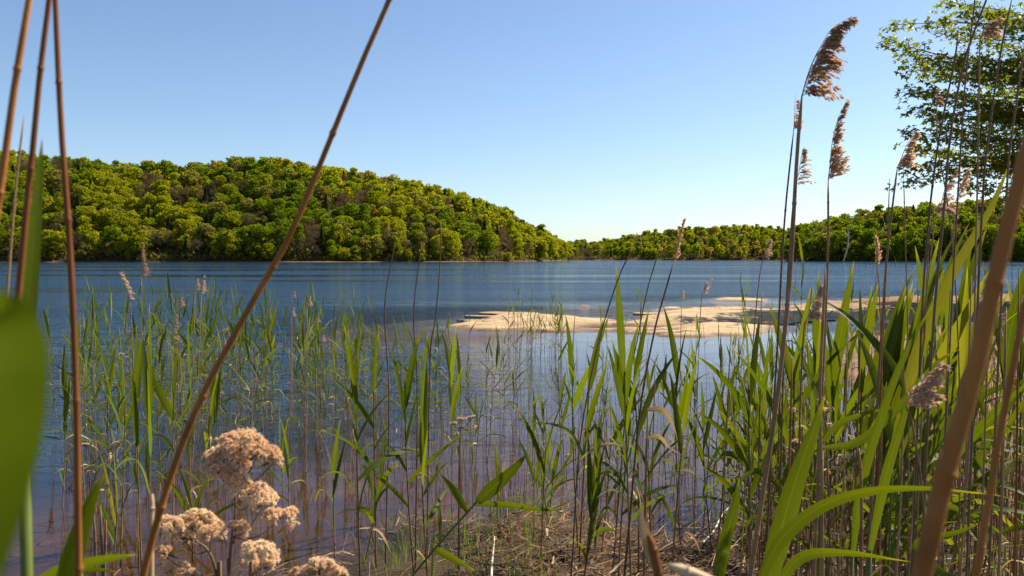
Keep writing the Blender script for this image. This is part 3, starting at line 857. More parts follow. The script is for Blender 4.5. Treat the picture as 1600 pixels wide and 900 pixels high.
def stem_mesh(pts, r0, r1, mat, nodes=0, sides=6, n=12):
    path = smooth_path(pts, n)
    rad = [r0 + (r1 - r0) * i / (n - 1) for i in range(n)]; rad[-1] *= .45
    mb = MB(); 
    if nodes:
        P2 = []; R2 = []
        for i in range(n):
            P2.append(path[i]); R2.append(rad[i])
            if i < n - 1 and i % nodes == nodes - 1:
                a, b = path[i], path[i + 1]
                for u, k in ((.42, 1.0), (.47, 1.22), (.5, 1.3), (.53, 1.12), (.58, 1.0)): P2.append(a.lerp(b, u)); R2.append(rad[i] * k)
        path, rad = P2, R2
    tube(mb, path, rad, sides)
    return mb.mesh('stem', mat)

def green_reed(base, top, nleaf, leafL, r0=.0032, curve=0.03, label=None, group='green reeds standing along the shore', dryn=1, az_bias=None, specs=None, wide=1.0, name='green_reed', spread=1.0):
    base = Vector(base); top = Vector(top)
    root = thing(name, base, label, 'reed', group)
    v = top - base; H = v.length
    side = Vector((U(-1, 1), U(-1, 1), 0)).normalized() * curve * H
    mid = v * .5 - side
    pts = [Vector((0, 0, 0)), v * .25 - side * .7, mid, v * .75 - side * .6, v]
    stem_top = max(.40, min(.9, 1 - .88 * leafL / H))
    path = smooth_path(pts, 24)
    cut = int(23 * stem_top)
    link('stem', stem_mesh(path[:cut + 1:4] + [path[cut]], r0, r0 * .55, M['stem'], 2, 5, 10), root)
    zt = H * .2
    a0 = U(0, 6.28)
    for i in range(nleaf):
        f = i / max(1, nleaf - 1)
        u = stem_top * (.42 + .58 * f)
        at = path[min(cut, int(23 * u))]
        az = a0 + math.pi * i + U(-.5, .5)
        if az_bias is not None and rnd() < .45: az = az_bias + U(-.6, .6)
        L = leafL * (1.0 - .35 * abs(f - .6)) * U(.8, 1.15)
        if f > .82: th, kind = U(.03, .2), 'up'
        elif f > .45: th, kind = U(.22, .55), random.choice(('up', 'mid'))
        else: th, kind = U(.4, .95), random.choice(('mid', 'low', 'low'))
        place_leaf(root, random.choice(LV[kind]), at, az, th * spread, L, wide)
    for i in range(dryn):
        u = U(.15, .85) * stem_top; at = path[int(23 * u)]
        place_leaf(root, random.choice(LV['dry']), at, U(0, 6.28), U(.3, 1.3), leafL * U(.35, .7), 1.0, 'withered_leaf')
    return root

def stand(px, d, z=None):
    """foot of a plant d metres away under picture column px"""
    x = (px - 800) / F * d
    h = hz(x, d) - .03
    return Vector((x, d, h))

# --- prominent green reeds: (foot column, distance, top column, top row, leaves, leaf length)
HERO = [
    (560, 3.8, 553, 478, 7, .46), (585, 4.0, 582, 492, 5, .44), (645, 3.9, 634, 468, 7, .46), (668, 3.7, 664, 525, 7, .48), (705, 4.9, 700, 485, 7, .42), (720, 5.3, 722, 520, 5, .36),
    (565, 4.1, 612, 618, 6, .44), (905, 4.2, 897, 458, 7, .42), (990, 3.4, 970, 424, 8, .46), (1000, 3.6, 983, 455, 6, .46), (905, 3.9, 930, 480, 6, .42), (1068, 4.2, 1064, 470, 7, .42),
    (1180, 3.2, 1172, 430, 8, .46), (1195, 3.4, 1192, 450, 7, .46), (845, 3.9, 862, 560, 6, .44), (905, 3.4, 938, 600, 7, .5), (968, 3.6, 1010, 520, 7, .46),
    (215, 4.2, 212, 466, 7, .46), (225, 4.0, 240, 474, 7, .46), (262, 4.6, 268, 488, 7, .42), (180, 4.4, 198, 512, 6, .48), (440, 5.2, 432, 616, 6, .36), (448, 5.0, 452, 640, 5, .34),
    (520, 4.2, 520, 640, 6, .36), (130, 5.2, 112, 480, 7, .38), (295, 4.4, 300, 700, 5, .4), (165, 4.1, 190, 690, 5, .4), (860, 4.6, 835, 640, 5, .4), (775, 5.0, 780, 690, 3, .3),
    (1120, 4.0, 1100, 560, 6, .4), (1135, 4.2, 1150, 540, 6, .4), (1100, 4.4, 1112, 580, 5, .36), (1050, 3.6, 1080, 540, 6, .42), (1020, 4.0, 1000, 600, 6, .4), (940, 4.2, 955, 560, 6, .4),
    (1240, 3.0, 1246, 398, 8, .48), (1255, 3.2, 1272, 392, 8, .48), (1290, 3.0, 1305, 402, 8, .48), (1230, 3.6, 1225, 470, 7, .44), (1340, 3.0, 1350, 378, 8, .5), (1355, 2.8, 1382, 362, 9, .52),
    (1370, 2.9, 1392, 392, 8, .5), (1385, 2.7, 1452, 300, 9, .55), (1400, 2.9, 1440, 350, 8, .52), (1420, 2.8, 1512, 305, 9, .56), (1450, 3.2, 1460, 322, 8, .5), (1465, 3.0, 1490, 345, 8, .5),
    (1480, 3.4, 1530, 372, 8, .5), (1570, 2.8, 1578, 370, 8, .5), (1585, 3.0, 1592, 392, 8, .48), (1410, 3.5, 1425, 410, 7, .45), (1335, 3.6, 1330, 440, 7, .45), (1320, 3.3, 1300, 470, 7, .45),
    (1500, 3.8, 1540, 420, 7, .46), (1440, 2.6, 1560, 430, 8, .55), (1380, 2.5, 1420, 470, 7, .52), (1285, 3.8, 1270, 520, 6, .4), (1210, 3.9, 1200, 540, 6, .4), (1530, 3.0, 1500, 450, 7, .5),
    (1350, 3.2, 1340, 560, 6, .42), (1425, 3.0, 1440, 560, 6, .42), (1470, 3.5, 1480, 520, 7, .42), (1395, 3.1, 1370, 600, 6, .42),
]
n_green = 0
for (pb, d, pt, py, nl, ll) in HERO:
    b = stand(pb, d); t = P(pt, py, d * U(.97, 1.03))
    green_reed(b, t, nl, ll * U(.9, 1.0), .0044 if d < 4.5 else .0038, U(.005, .03), reed_label(pb, d, (t - b).normalized().x, 'broad'), dryn=random.choice((0, 1, 1)),
               az_bias=0.0 if pb > 1330 else None, wide=.66 if pb > 1200 else .76)
    n_green += 1

# --- reed fill by stands: (count, foot columns, foot distances, top height range, lean)
FILL = [
    (118, (80, 560), (6.0, 12.5), (.95, 1.40), .07),
    (16, (80, 330), (5.0, 6.5), (.8, 1.25), .08),
    (10, (450, 720), (5.0, 9.5), (.7, 1.2), .05),
    (30, (780, 884), (12.6, 14.2), (.6, 1.12), .04),
    (26, (730, 1260), (4.6, 8.0), (.4, 1.05), .08),
    (24, (1150, 1300), (3.6, 6.0), (.6, 1.15), .08),
    (36, (1300, 1600), (3.3, 6.0), (.7, 1.42), .12),
]
FILL_RR = random.Random(31)
for (n, pxr, dr, hr, lean) in FILL:
    for i in range(n):
        d = FILL_RR.uniform(*dr); px = FILL_RR.uniform(*pxr)
        if pxr == (780, 884): px = FILL_RR.choice((797, 806, 830, 836, 858, 866, 872)) + FILL_RR.uniform(-7, 7)
        h = FILL_RR.uniform(*hr)
        if n > 100: h *= .82 + .2 * (1 - abs(px - 200) / 400)
        b = stand(px, d)
        t = Vector((b.x + FILL_RR.gauss(.03, lean) * h, b.y + FILL_RR.gauss(0, lean) * h, max(b.z, 0) + h))
        nl = FILL_RR.choice((6, 7, 8)) if d > 6 else FILL_RR.choice((5, 6, 7))
        ll = FILL_RR.uniform(.22, .31) if d > 6 else FILL_RR.uniform(.28, .38)
        if pxr == (780, 884): ll = .2
        green_reed(b, t, nl, ll, .0031, U(.01, .05), reed_label(px, d, (t - b).normalized().x, 'tall' if h > 1.05 else ('short' if h < .7 else 'slim')),
                   dryn=FILL_RR.choice((1, 2, 3)) if d > 5 else 1, wide=.85, spread=1.45 if d > 6 else 1.0)
        n_green += 1

# --- the rest of the reed stand: the most distant, smallest reeds joined into one mass
SC.view_layers[0].update()
def bake(root):
    out = []
    for c in root.children:
        me = c.data; n = len(me.vertices); co = np.empty(n * 3, np.float32); me.vertices.foreach_get('co', co)
        ml = np.array(c.matrix_local); co = co.reshape(-1, 3) @ ml[:3, :3].T + ml[:3, 3]
        uvl = np.empty(len(me.loops) * 2, np.float32); me.uv_layers[0].data.foreach_get('uv', uvl)
        li = np.empty(len(me.loops), np.int32); me.loops.foreach_get('vertex_index', li)
        uvv = np.zeros((n, 2), np.float32); uvv[li] = uvl.reshape(-1, 2)
        out.append((co, [tuple(p.vertices) for p in me.polygons], uvv, me.materials[0].name))
    return out
SRC = [bake(o) for o in COL.objects if o.parent is None and o.name.startswith('green_reed') and o.location.y > 6.5 and o.location.y < 12 and len(o.children) > 5][:40]
MASS_M = [M['stem'], M['leaf'], M['leaf_dry']]; mv = []; mf = []; mu = []; mm = []; off = 0
for (n, pxr, dr) in ((170, (80, 600), (6.5, 13)), (30, (600, 790), (6, 9.5)), (45, (780, 1300), (5.2, 7.5)), (30, (1240, 1500), (4.5, 7.5))):
    for i in range(n):
        px = FILL_RR.uniform(*pxr); d = FILL_RR.uniform(*dr); b = stand(px, d)
        sc_ = FILL_RR.uniform(.55, .88) * (.85 if px > 600 else 1)
        ca, sa = math.cos(i * 2.4), math.sin(i * 2.4); mt = np.array([[ca, -sa, 0], [sa, ca, 0], [0, 0, 1]]) * sc_
        for co, fs, uvv, mn in FILL_RR.choice(SRC):
            mv.append(co @ mt.T + np.array(b)); mf.extend([tuple(q + off for q in f) for f in fs]); mu.append(uvv)
            mm.extend([[m_.name for m_ in MASS_M].index(mn)] * len(fs)); off += len(co)
me = bpy.data.meshes.new('reed_mass'); me.from_pydata(np.concatenate(mv).tolist(), [], mf)
for m_ in MASS_M: me.materials.append(m_)
me.polygons.foreach_set('material_index', mm); ul = me.uv_layers.new(name='uv'); li = np.empty(len(me.loops), np.int32); me.loops.foreach_get('vertex_index', li)
ul.data.foreach_set('uv', np.concatenate(mu)[li].astype(np.float32).ravel()); me.update()
tag(link('reed_mass', me), 'mass of small green reeds filling the stand out in the water', 'reeds', kind='stuff')

# ------------------------------------------------------------------ dead stalks standing in the shallows
def stalk_mb(mb, base, top, r, curve=.03, sides=4, n=6):
    base = Vector(base); top = Vector(top); v = top - base
    s = Vector((U(-1, 1), U(-1, 1), 0)) * curve * v.length
    tube(mb, smooth_path([base, base + v * .5 + s, top], n), [r * (1 - .5 * i / (n - 1)) for i in range(n)], sides)
def zone_of(px, d): return reed_label(px, d, 0, 'x').split('upright, ')[1]
DR = random.Random(8)
n_dead = 0; stuffmb = MB()
DEAD = [(110, (75, 560), (5.4, 13), (.45, .95)), (30, (560, 780), (4.6, 9), (.3, .9)), (34, (780, 880), (12.6, 14.2), (.2, .6)), (40, (740, 1260), (4.2, 7.5), (.3, .95)),
        (60, (1180, 1640), (3.0, 6.5), (.6, 1.5)), (650, (60, 1640), (4.2, 12.0), (.2, .75)), (520, (1180, 1700), (2.8, 6.0), (.3, 1.1))]
for (n, pxr, dr, hr) in DEAD:
    for i in range(n):
        px = DR.uniform(*pxr); d = DR.uniform(*dr); h = DR.uniform(*hr)
        if 640 < px < 1180 and d > 8.5 and not pxr == (780, 880): continue
        b = stand(px, d); lean = DR.gauss(0.02, .10)
        t = Vector((b.x + lean * h, b.y + DR.gauss(0, .1) * h, max(b.z, 0) + h))
        r = DR.uniform(.0016, .0032)
        if n > 200:
            stalk_mb(stuffmb, b, t, r); continue
        mb = MB(); stalk_mb(mb, (0, 0, 0), t - b, r, .03, 5, 7)
        ln = 'leaning left' if lean < -.08 else ('leaning right' if lean > .12 else 'upright')
        lab = f"{'tall' if h > .8 else 'short' if h < .5 else 'thin'} dead stalk, {ln}, {zone_of(px, d)}"
        root = thing('dead_reed', b, lab, 'dead reed', 'thin dead reed stalks standing in the shallows')
        link('stem', mb.mesh('stem', M['stalk'] if DR.random() < .7 else M['stalk_dark']), root)
        if DR.random() < .5:
            place_leaf(root, random.choice(LV['dry']), (t - b) * DR.uniform(.3, .9), DR.uniform(0, 6.28), DR.uniform(.3, 1.5), DR.uniform(.08, .2), 1.0, 'withered_leaf')
tag(link('reed_stubble', stuffmb.mesh('reed_stubble', M['stalk'])), 'mass of thin brown dead reed stubble standing in the shallows and on the bank', 'reed stubble', kind='stuff')

# ------------------------------------------------------------------ plumes
def plume_mesh(axis_pts, size, droop, dens, mat, seed, open_=1.0, spk=.010):
    """panicle round an axis; droop = direction the branches hang towards"""
    rr = random.Random(seed); mb = MB()
    path = smooth_path(axis_pts, 20); droop = Vector(droop).normalized()
    tube(mb, path, [.0012 * (1 - .8 * i / 19) for i in range(20)], 4)
    def rv(): return Vector((rr.gauss(0, 1), rr.gauss(0, 1), rr.gauss(0, 1))).normalized()
    for k in range(dens):
        f = rr.uniform(0, 1) ** 1.15
        p = path[min(19, int(f * 19))]
        d = (path[min(19, int(f * 19) + 1)] - path[max(0, int(f * 19) - 1)]).normalized()
        L = size * ((1 - f) ** 1.2 * .85 + .18) * rr.uniform(.4, 1.0)
        o = rv(); o = (o - d * o.dot(d)).normalized()
        dirv = (d * .9 + o * .45 * open_ + droop * .55).normalized()
        pts = [p.copy()]; q = p.copy(); n = 6
        for i in range(n):
            q = q + dirv * L / n
            dirv = (dirv + droop * .22 + Vector((0, 0, -.10)) + rv() * .06).normalized()
            pts.append(q.copy())
        w = rv() * .0004
        for i in range(n):
            mb.add([pts[i] - w, pts[i] + w, pts[i + 1]], [(0, 1, 2)])
        for s in range(int(10 + 8 * L / size)):
            u = rr.uniform(.15, 1.0) * n; i = min(n - 1, int(u))
            c = pts[i].lerp(pts[i + 1], u - i)
            dd = ((pts[i + 1] - pts[i]).normalized() + rv() * .42 + Vector((0, 0, -.12))).normalized()
            t = dd.cross(rv()).normalized(); sl = spk * rr.uniform(.6, 1.25); sw = sl * .15
            mb.add([c, c + dd * sl * .5 + t * sw, c + dd * sl, c + dd * sl * .5 - t * sw], [(0, 1, 2, 3)])
    return mb.mesh('plume', mat, False)

def plumed_stalk(pix, d, r_px, plume=None, label='', name='plumed_reed', mat='stalk', size=.05, dens=60, droop=(1, 0, -.3), pmat='plume', extra_leaf=0, d_top=None, nodes=3, foot=True, spk=.010, open_=1.0, cat='reed', group=None, seed=1):
    """tall dead stalk through the given picture points (lowest first) at distance d; plume = picture points of the plume axis"""
    n = len(pix); dt = d_top or d
    ds = [d + (dt - d) * i / max(1, n - 1) for i in range(n)]
    pts = [P(a, b, q) for (a, b), q in zip(pix, ds)]
    v = pts[1] - pts[0]
    gh = hz(pts[0].x, pts[0].y) - .03
    if foot and pts[0].z > gh:
        low = pts[0] - v.normalized() * ((pts[0].z - gh) / max(.4, v.normalized().z)); low.z = gh
        low.x = pts[0].x + max(-.25, min(.25, low.x - pts[0].x)); low.y = pts[0].y + max(-.2, min(.2, low.y - pts[0].y))
        pts = [low] + [low.lerp(pts[0], q) for q in (.35, .6, .78, .9)] + pts
    b = pts[0]
    root = thing(name, b, label, cat, group)
    r = r_px / 2 / F * d
    loc = [p - b for p in pts]
    link('stem', stem_mesh(loc, r * 1.05, r * .55 if plume else r * .6, M[mat], nodes, 8, 26), root)
    if plume:
        pp = [P(a, q, dt) - b for a, q in plume]
        link('plume', plume_mesh([loc[-1]] + pp, size, droop, dens, M[pmat], seed, open_, spk), root)
    for k in range(extra_leaf):
        u = U(.3, .8); at = loc[max(1, int(u * (len(loc) - 1)))]
        place_leaf(root, random.choice(LV['dry']), at, U(0, 6.28), U(.2, .9), U(.1, .2), 1.0, 'withered_leaf')
    return root

PS = plumed_stalk
# tall plumes against the sky on the right
PS([(1172, 900), (1192, 770), (1212, 640), (1226, 520), (1236, 410), (1242, 300), (1247, 220), (1253, 150)], 1.45, 9.5, [(1262, 118), (1272, 92), (1283, 72), (1300, 45), (1332, 25)],
   'tallest tan reed with a shaggy brown plume blown to the right', size=.085, dens=150, droop=(1, .1, -.6), seed=3, spk=.011)
PS([(1272, 900), (1280, 700), (1289, 520), (1293, 410), (1294, 340), (1294, 282)], 1.9, 5.5, [(1297, 255), (1300, 225), (1308, 190), (1322, 158)],
   'straight tan reed with a full brown plume, right of the tallest reed', size=.055, dens=110, droop=(.7, 0, .25), seed=4, spk=.011)
PS([(1196, 900), (1205, 700), (1216, 520), (1221, 420), (1227, 330), (1234, 260), (1240, 205)], 2.1, 4.5, [(1241, 190), (1242, 165), (1243, 145)],
   'dark thin reed with a sparse ragged plume, left of the tallest reed', size=.03, dens=26, droop=(.8, 0, -.4), seed=5, mat='stalk_dark')
PS([(1215, 900), (1222, 640), (1228, 480), (1233, 400), (1238, 330), (1243, 290)], 2.4, 3.4, [(1248, 270), (1251, 250), (1254, 234)],
   'thin reed with a loose plume half hidden behind the tallest reed', size=.06, dens=44, droop=(1, 0, -.1), seed=6, mat='stalk_dark')
PS([(1355, 900), (1370, 640), (1382, 450), (1388, 380), (1396, 310), (1402, 262)], 2.1, 5, [(1408, 248), (1416, 228), (1430, 206)],
   'tan reed with a lopsided plume just left of the maple boughs', size=.055, dens=75, droop=(.9, 0, -.2), seed=7)
PS([(1418, 900), (1420, 700), (1418, 500), (1414, 360), (1412, 270)], 2.4, 2.6, None, 'thin bare dead stalk touching the lopsided plume', mat='stalk', cat='dead reed', name='dead_reed')
PS([(1360, 900), (1376, 600), (1385, 420), (1390, 278)], 2.6, 3.0, None, 'thin dark bare stalk left of the lopsided plume', mat='stalk_dark', cat='dead reed', name='dead_reed')
# stalks crossing the maple
PS([(1425, 900), (1436, 600), (1446, 400), (1462, 250), (1478, 160), (1490, 105), (1498, 50)], 2.1, 4.2, None, 'bare stalk curving up before the left part of the maple boughs', mat='stalk_dark', cat='dead reed', name='dead_reed')
PS([(1440, 900), (1450, 640), (1463, 450), (1475, 330), (1483, 225), (1497, 140), (1511, 80), (1541, 0), (1552, -40)], 1.7, 5.2, [(1560, -60), (1575, -80)], 'long leaning brown stalk before the maple, leaving the top of the picture', size=.05, dens=40, seed=8, mat='stalk_dark')
PS([(1465, 900), (1480, 620), (1490, 420), (1500, 250), (1508, 130), (1520, 30), (1526, -30)], 2.0, 3.6, [(1530, -50), (1540, -70)], 'slim stalk before the maple with its plume above the picture', size=.05, dens=40, seed=9, mat='stalk_dark')
PS([(1500, 900), (1520, 600), (1524, 420), (1528, 250), (1530, 130), (1531, 62)], 1.9, 4.2, [(1536, 48), (1545, 35), (1560, 28)], 'upright stalk whose tousled plume hangs before the maple', size=.055, dens=50, droop=(1, 0, -.4), seed=10)
PS([(1510, 900), (1522, 600), (1536, 300), (1545, 210), (1562, 90), (1583, -10)], 1.8, 4.6, None, 'brown stalk crossing the maple at the right, leaning right', mat='stalk_dark', cat='dead reed', name='dead_reed')
PS([(1545, 900), (1560, 560), (1568, 400), (1576, 250), (1590, 150), (1602, 60)], 1.9, 4.6, None, 'rightmost bare stalk before the maple boughs', cat='dead reed', name='dead_reed')
PS([(1498, 900), (1500, 640), (1492, 430), (1478, 300), (1466, 240), (1463, 165)], 2.3, 3.0, [(1463, 155), (1462, 140)], 'thin stalk with a tight bud-like plume at the maple boughs', size=.02, dens=20, seed=12, mat='stalk')
PS([(1420, 900), (1440, 560), (1452, 420), (1462, 340)], 2.4, 3.2, [(1470, 318), (1480, 290), (1497, 262)], 'leaning reed with a loose airy plume under the maple', size=.07, dens=60, droop=(.6, 0, .2), seed=13, open_=1.6)
PS([(1470, 900), (1480, 560), (1488, 400), (1492, 320)], 2.5, 2.6, [(1498, 300), (1505, 282), (1512, 264)], 'thin reed with a narrow airy plume under the maple', size=.05, dens=36, droop=(.6, 0, .3), seed=14, open_=1.2)
PS([(1430, 900), (1442, 600), (1450, 400), (1458, 326)], 2.2, 3.0, [(1470, 322), (1482, 326), (1494, 337)], 'reed whose pale plume nods over to the right above the dense stand', size=.035, dens=50, droop=(.8, 0, -.5), seed=15, pmat='plume_pale')
PS([(1375, 900), (1378, 600), (1374, 460), (1371, 416)], 2.6, 3.0, [(1371, 400), (1370, 385), (1369, 372)], 'short reed with an upright rusty plume inside the dense stand', size=.03, dens=60, droop=(.1, 0, .6), seed=16)
PS([(1450, 900), (1440, 760), (1425, 660), (1415, 635)], 1.25, 5, [(1425, 615), (1445, 590), (1472, 566)], 'large loose tan plume low in front of the dense stand', size=.06, dens=60, open_=1.7, droop=(.7, -.2, -.2), seed=17, pmat='plume_pale')
PS([(1245, 900), (1250, 640), (1256, 520), (1260, 500)], 1.8, 4, [(1266, 485), (1274, 465), (1282, 445)], 'pale tan plume at mid height just right of the tallest stalk', size=.035, dens=60, droop=(.5, 0, -.1), seed=18, pmat='plume_pale')
# middle
PS([(985, 800), (1000, 640), (1022, 520), (1038, 460), (1052, 412)], 3.2, 4.2, [(1057, 388), (1063, 362), (1069, 342)], 'slender brown reed with a narrow spindle plume above the sand bar', size=.045, dens=75, droop=(.3, 0, .5), seed=19, open_=.5, mat='stalk_dark')
PS([(895, 860), (905, 700), (925, 580), (945, 500), (968, 430), (990, 385)], 3.4, 3.2, None, 'thin dark bare stalk leaning right, left one before the sand bar', mat='stalk_dark', cat='dead reed', name='dead_reed')
PS([(960, 860), (980, 620), (998, 520), (1012, 450), (1032, 385)], 3.6, 2.6, None, 'thin dark bare stalk leaning right, next to the spindle plume', mat='stalk_dark', cat='dead reed', name='dead_reed')
PS([(1085, 800), (1090, 600), (1095, 480), (1098, 458)], 4.2, 2.0, [(1100, 450), (1104, 441), (1112, 435)], 'thin reed with a small nodding plume behind the sand bar middle', size=.03, dens=22, droop=(1, 0, -.5), seed=20)
PS([(1060, 760), (1063, 560), (1065, 470)], 5.2, 1.8, [(1066, 462), (1067, 450)], 'thin reed with a tiny whitish plume above the sand bar', size=.03, dens=22, droop=(.2, 0, .2), seed=21, pmat='plume_pale')
PS([(1160, 840), (1175, 560), (1187, 430), (1193, 405)], 3.4, 2.6, [(1196, 392), (1199, 380), (1203, 374)], 'reed with a small pinkish plume left of the tallest reed', size=.045, dens=34, droop=(.3, 0, -.4), seed=22, pmat='plume_pale')
for k, (pts, lb) in enumerate((([(604, 800), (608, 620), (601, 500), (604, 450), (612, 408), (617, 380)], 'first of three thin bare stalks rising before the left hill, kinked'),
                                ([(650, 800), (652, 600), (646, 500), (652, 430), (659, 378)], 'second of three thin bare stalks rising before the left hill'),
                                ([(668, 800), (672, 560), (680, 500), (687, 420), (689, 345)], 'third and tallest of three thin bare stalks before the left hill'))):
    PS(pts, 4.0, 2.9, None, lb, mat='stalk_dark', cat='dead reed', name='dead_reed')
# left
PS([(214, 800), (218, 620), (221, 520), (221, 432)], 4.6, 2.2, [(222, 415), (221, 398), (222, 378)], 'tallest pink-cream plume on the left, before the far shore', size=.045, dens=60, droop=(.5, 0, -.2), seed=30, pmat='plume_pale', open_=.6)
PS([(215, 800), (210, 620), (206, 520), (203, 468)], 4.4, 2.2, [(199, 452), (194, 438), (187, 425)], 'pink-cream plume on the left bending to the left', size=.035, dens=50, droop=(.4, 0, -.4), seed=31, pmat='plume_pale', open_=.6)
for k, (xb, xt, y0, y1, dd, lb, pm) in enumerate(((290, 306, 455, 436, 6.5, 'small whitish plume, left one of a close pair out in the water', 'plume_pale'), (298, 316, 460, 430, 6.2, 'small dark plume, right one of a close pair out in the water', 'plume'),
        (275, 280, 480, 464, 5.5, 'short brown plume left of the close pair', 'plume'), (455, 457, 465, 455, 8.0, 'tiny pale plume right of the long leaning stalk', 'plume_pale'),
        (452, 456, 495, 480, 7.0, 'pale feathery plume just below the tiny plume', 'plume_pale'), (478, 481, 480, 462, 6.0, 'stout cream plume above the middle left reeds', 'plume_pale'),
        (270, 272, 540, 490, 5.0, 'long seedy plume hanging among the left reeds', 'plume_pale'), (340, 347, 545, 530, 5.5, 'small pinkish plume left of the long leaning stalk', 'plume_pale'),
        (493, 494, 505, 492, 7.0, 'small pale plume right of the stout cream plume', 'plume_pale'), (500, 502, 535, 522, 7.0, 'small low plume near the middle left reeds', 'plume_pale'))):
    PS([(xb, 760), (xb + (xt - xb) * .6, 600), (xt - 1, y0)], dd, 1.8, [(xt, (y0 + y1) / 2), (xt + 2, y1)], lb, size=.05, dens=30, droop=(.4, 0, -.1), seed=40 + k, pmat=pm, open_=.5)

# ------------------------------------------------------------------ nearest, out of focus stalks and leaves
PS([(-60, 700), (-30, 480), (0, 300), (22, 140), (47, -10), (55, -60)], .40, 15, None, 'near blurred brown stalk at the far left edge, slanting right', mat='stalk_warm', cat='dead reed', name='dead_reed')
PS([(8, 700), (22, 540), (38, 360), (52, 225), (63, 110), (78, -10), (84, -60)], .42, 12.5, None, 'near blurred brown stalk slanting right between two others on the left', mat='stalk_warm', cat='dead reed', name='dead_reed')
PS([(124, 1000), (122, 800), (119, 620), (111, 420), (98, 235), (91, 110), (86, -10), (84, -60)], .44, 12.5, None, 'near blurred upright tan stalk running the full picture height on the left', mat='stalk_warm', cat='dead reed', name='dead_reed')
PS([(4, 700), (8, 520), (16, 400), (26, 280), (38, 180)], .55, 5, None, 'faint blurred thin pinkish stalk at the far left', mat='stalk', cat='dead reed', name='dead_reed')
PS([(205, 980), (226, 890), (255, 780), (290, 680), (330, 590), (400, 462), (452, 370), (503, 250), (560, 110), (608, 0), (625, -45)], .55, 13, None, 'long blurred brown stalk leaning diagonally across the left hill and sky', mat='stalk_warm', cat='dead reed', name='dead_reed')
PS([(236, 1000), (236, 900), (236, 820), (238, 772)], .62, 13, None, 'blurred pale broken stalk stub left of the cream flower heads', mat='pale_reed', cat='dead reed', name='dead_reed')
PS([(1420, 1000), (1440, 900), (1480, 730), (1520, 590), (1545, 480), (1570, 370), (1605, 235), (1640, 100)], .27, 37, None, 'thick blurred orange-brown stalk slanting across the right side', mat='stalk_warm', cat='dead reed', name='dead_reed', nodes=5)
PS([(1510, 1000), (1525, 900), (1545, 780), (1562, 680), (1580, 590), (1602, 470), (1625, 350)], .5, 14, None, 'blurred tan stalk at the right edge, right of the thick one', mat='stalk_warm', cat='dead reed', name='dead_reed')
PS([(1340, 1000), (1345, 900), (1346, 770), (1342, 700)], 1.4, 7, None, 'upright pale stalk stub before the dense stand', mat='stalk', cat='dead reed', name='dead_reed')
PS([(1285, 900), (1284, 760), (1281, 620), (1286, 500), (1290, 420)], 1.7, 7, None, 'upright tan stalk in front of the reeds, right of the tallest plume', mat='stalk', cat='dead reed', name='dead_reed')
for k, (xb, xm, xt, yt, dd, w) in enumerate(((1225, 1232, 1238, 560, 2.2, 5), (1310, 1318, 1325, 500, 2.4, 4), (1400, 1408, 1412, 540, 2.2, 5), (1365, 1372, 1380, 470, 2.3, 4), (1500, 1508, 1518, 430, 2.2, 5), (1560, 1566, 1572, 480, 2.0, 6), (1585, 1588, 1592, 420, 2.3, 5), (1475, 1470, 1462, 520, 2.5, 4), (1530, 1536, 1545, 500, 2.4, 4), (1330, 1336, 1345, 540, 2.6, 4), (1115, 1130, 1142, 520, 3.4, 3.4), (1010, 1018, 1024, 560, 3.6, 3))):
    PS([(xb, 900), (xm, 760), (xt, yt)], dd, w, None, f"bare tan dead stalk {zone_of(xb, dd)}, {'thick' if w > 4 else 'thin'} and broken off", mat='stalk' if k % 3 else 'stalk_warm', cat='dead reed', name='dead_reed', extra_leaf=1, group='bare broken stalks among the right reeds')

def hero_leaf(pix, d, w_px, label, mat='leaf', d2=None, tw=(0.0, 0.0), name='reed_leaf', fold=.25, stemr=None, parent=None, taper=1.7, basew=.45, vis_from=0):
    """a broad blade through picture points, from its own low stem on the ground"""
    n = 22; dt = d2 or d; m = len(pix)
    pts = [P(a, b, d + (dt - d) * i / (m - 1)) for i, (a, b) in enumerate(pix)]
    path = smooth_path(pts, n)
    g = Vector((pts[0].x - .01, pts[0].y + .02, hz(pts[0].x, pts[0].y + .02) - .02))
    root = parent or thing(name, g, label, 'reed')
    org = Vector(root.location)
    mb = MB(); vs = []; uv = []
    for i, p in enumerate(path):
        t = i / (n - 1)
        a = path[max(0, i - 1)]; b = path[min(n - 1, i + 1)]
        dr = (b - a).normalized()
        view = (p - CP).normalized()
        sd = dr.cross(view).normalized()          # blade turned towards the viewer, then twisted
        nn = dr.cross(sd)
        ang = tw[0] + (tw[1] - tw[0]) * t
        sd2 = sd * math.cos(ang) + nn * math.sin(ang); nn2 = dr.cross(sd2)
        prof = (basew + (1 - basew) * min(1, t / .25) ** .8) * (1 - max(0, (t - .3) / .7) ** taper)
        w = w_px / 2 / F * d * max(prof, .01)
        vs += [p - org - sd2 * w + nn2 * w * fold, p - org, p - org + sd2 * w + nn2 * w * fold]; uv += [(0, t), (.5, t), (1, t)]
    fs = []
    for i in range(n - 1):
        k = i * 3; fs += [(k, k + 1, k + 4, k + 3), (k + 1, k + 2, k + 5, k + 4)]
    mb.add(vs, fs, uv)
    link('leaf', mb.mesh('leaf', M[mat]), root)
    if parent is None:
        q = MB(); top = pts[0] - org
        tube(q, smooth_path([(0, 0, 0), top * .5, top], 8), stemr or .003, 6)
        link('stem', q.mesh('stem', M['stem' if mat in ('leaf', 'leaf_plain') else 'stalk']), root)
    return root
hl_ = hero_leaf
hl_([(-170, 1250), (-125, 1050), (-80, 900), (-35, 760), (-8, 660), (0, 570), (-3, 525), (-14, 500), (-40, 505), (-75, 550)], .085, 160, 'broad blurred green leaf filling the lower left edge', mat='leaf_plain', tw=(.1, .1), fold=.12, d2=.11, taper=4.5, basew=.5, stemr=.0004)
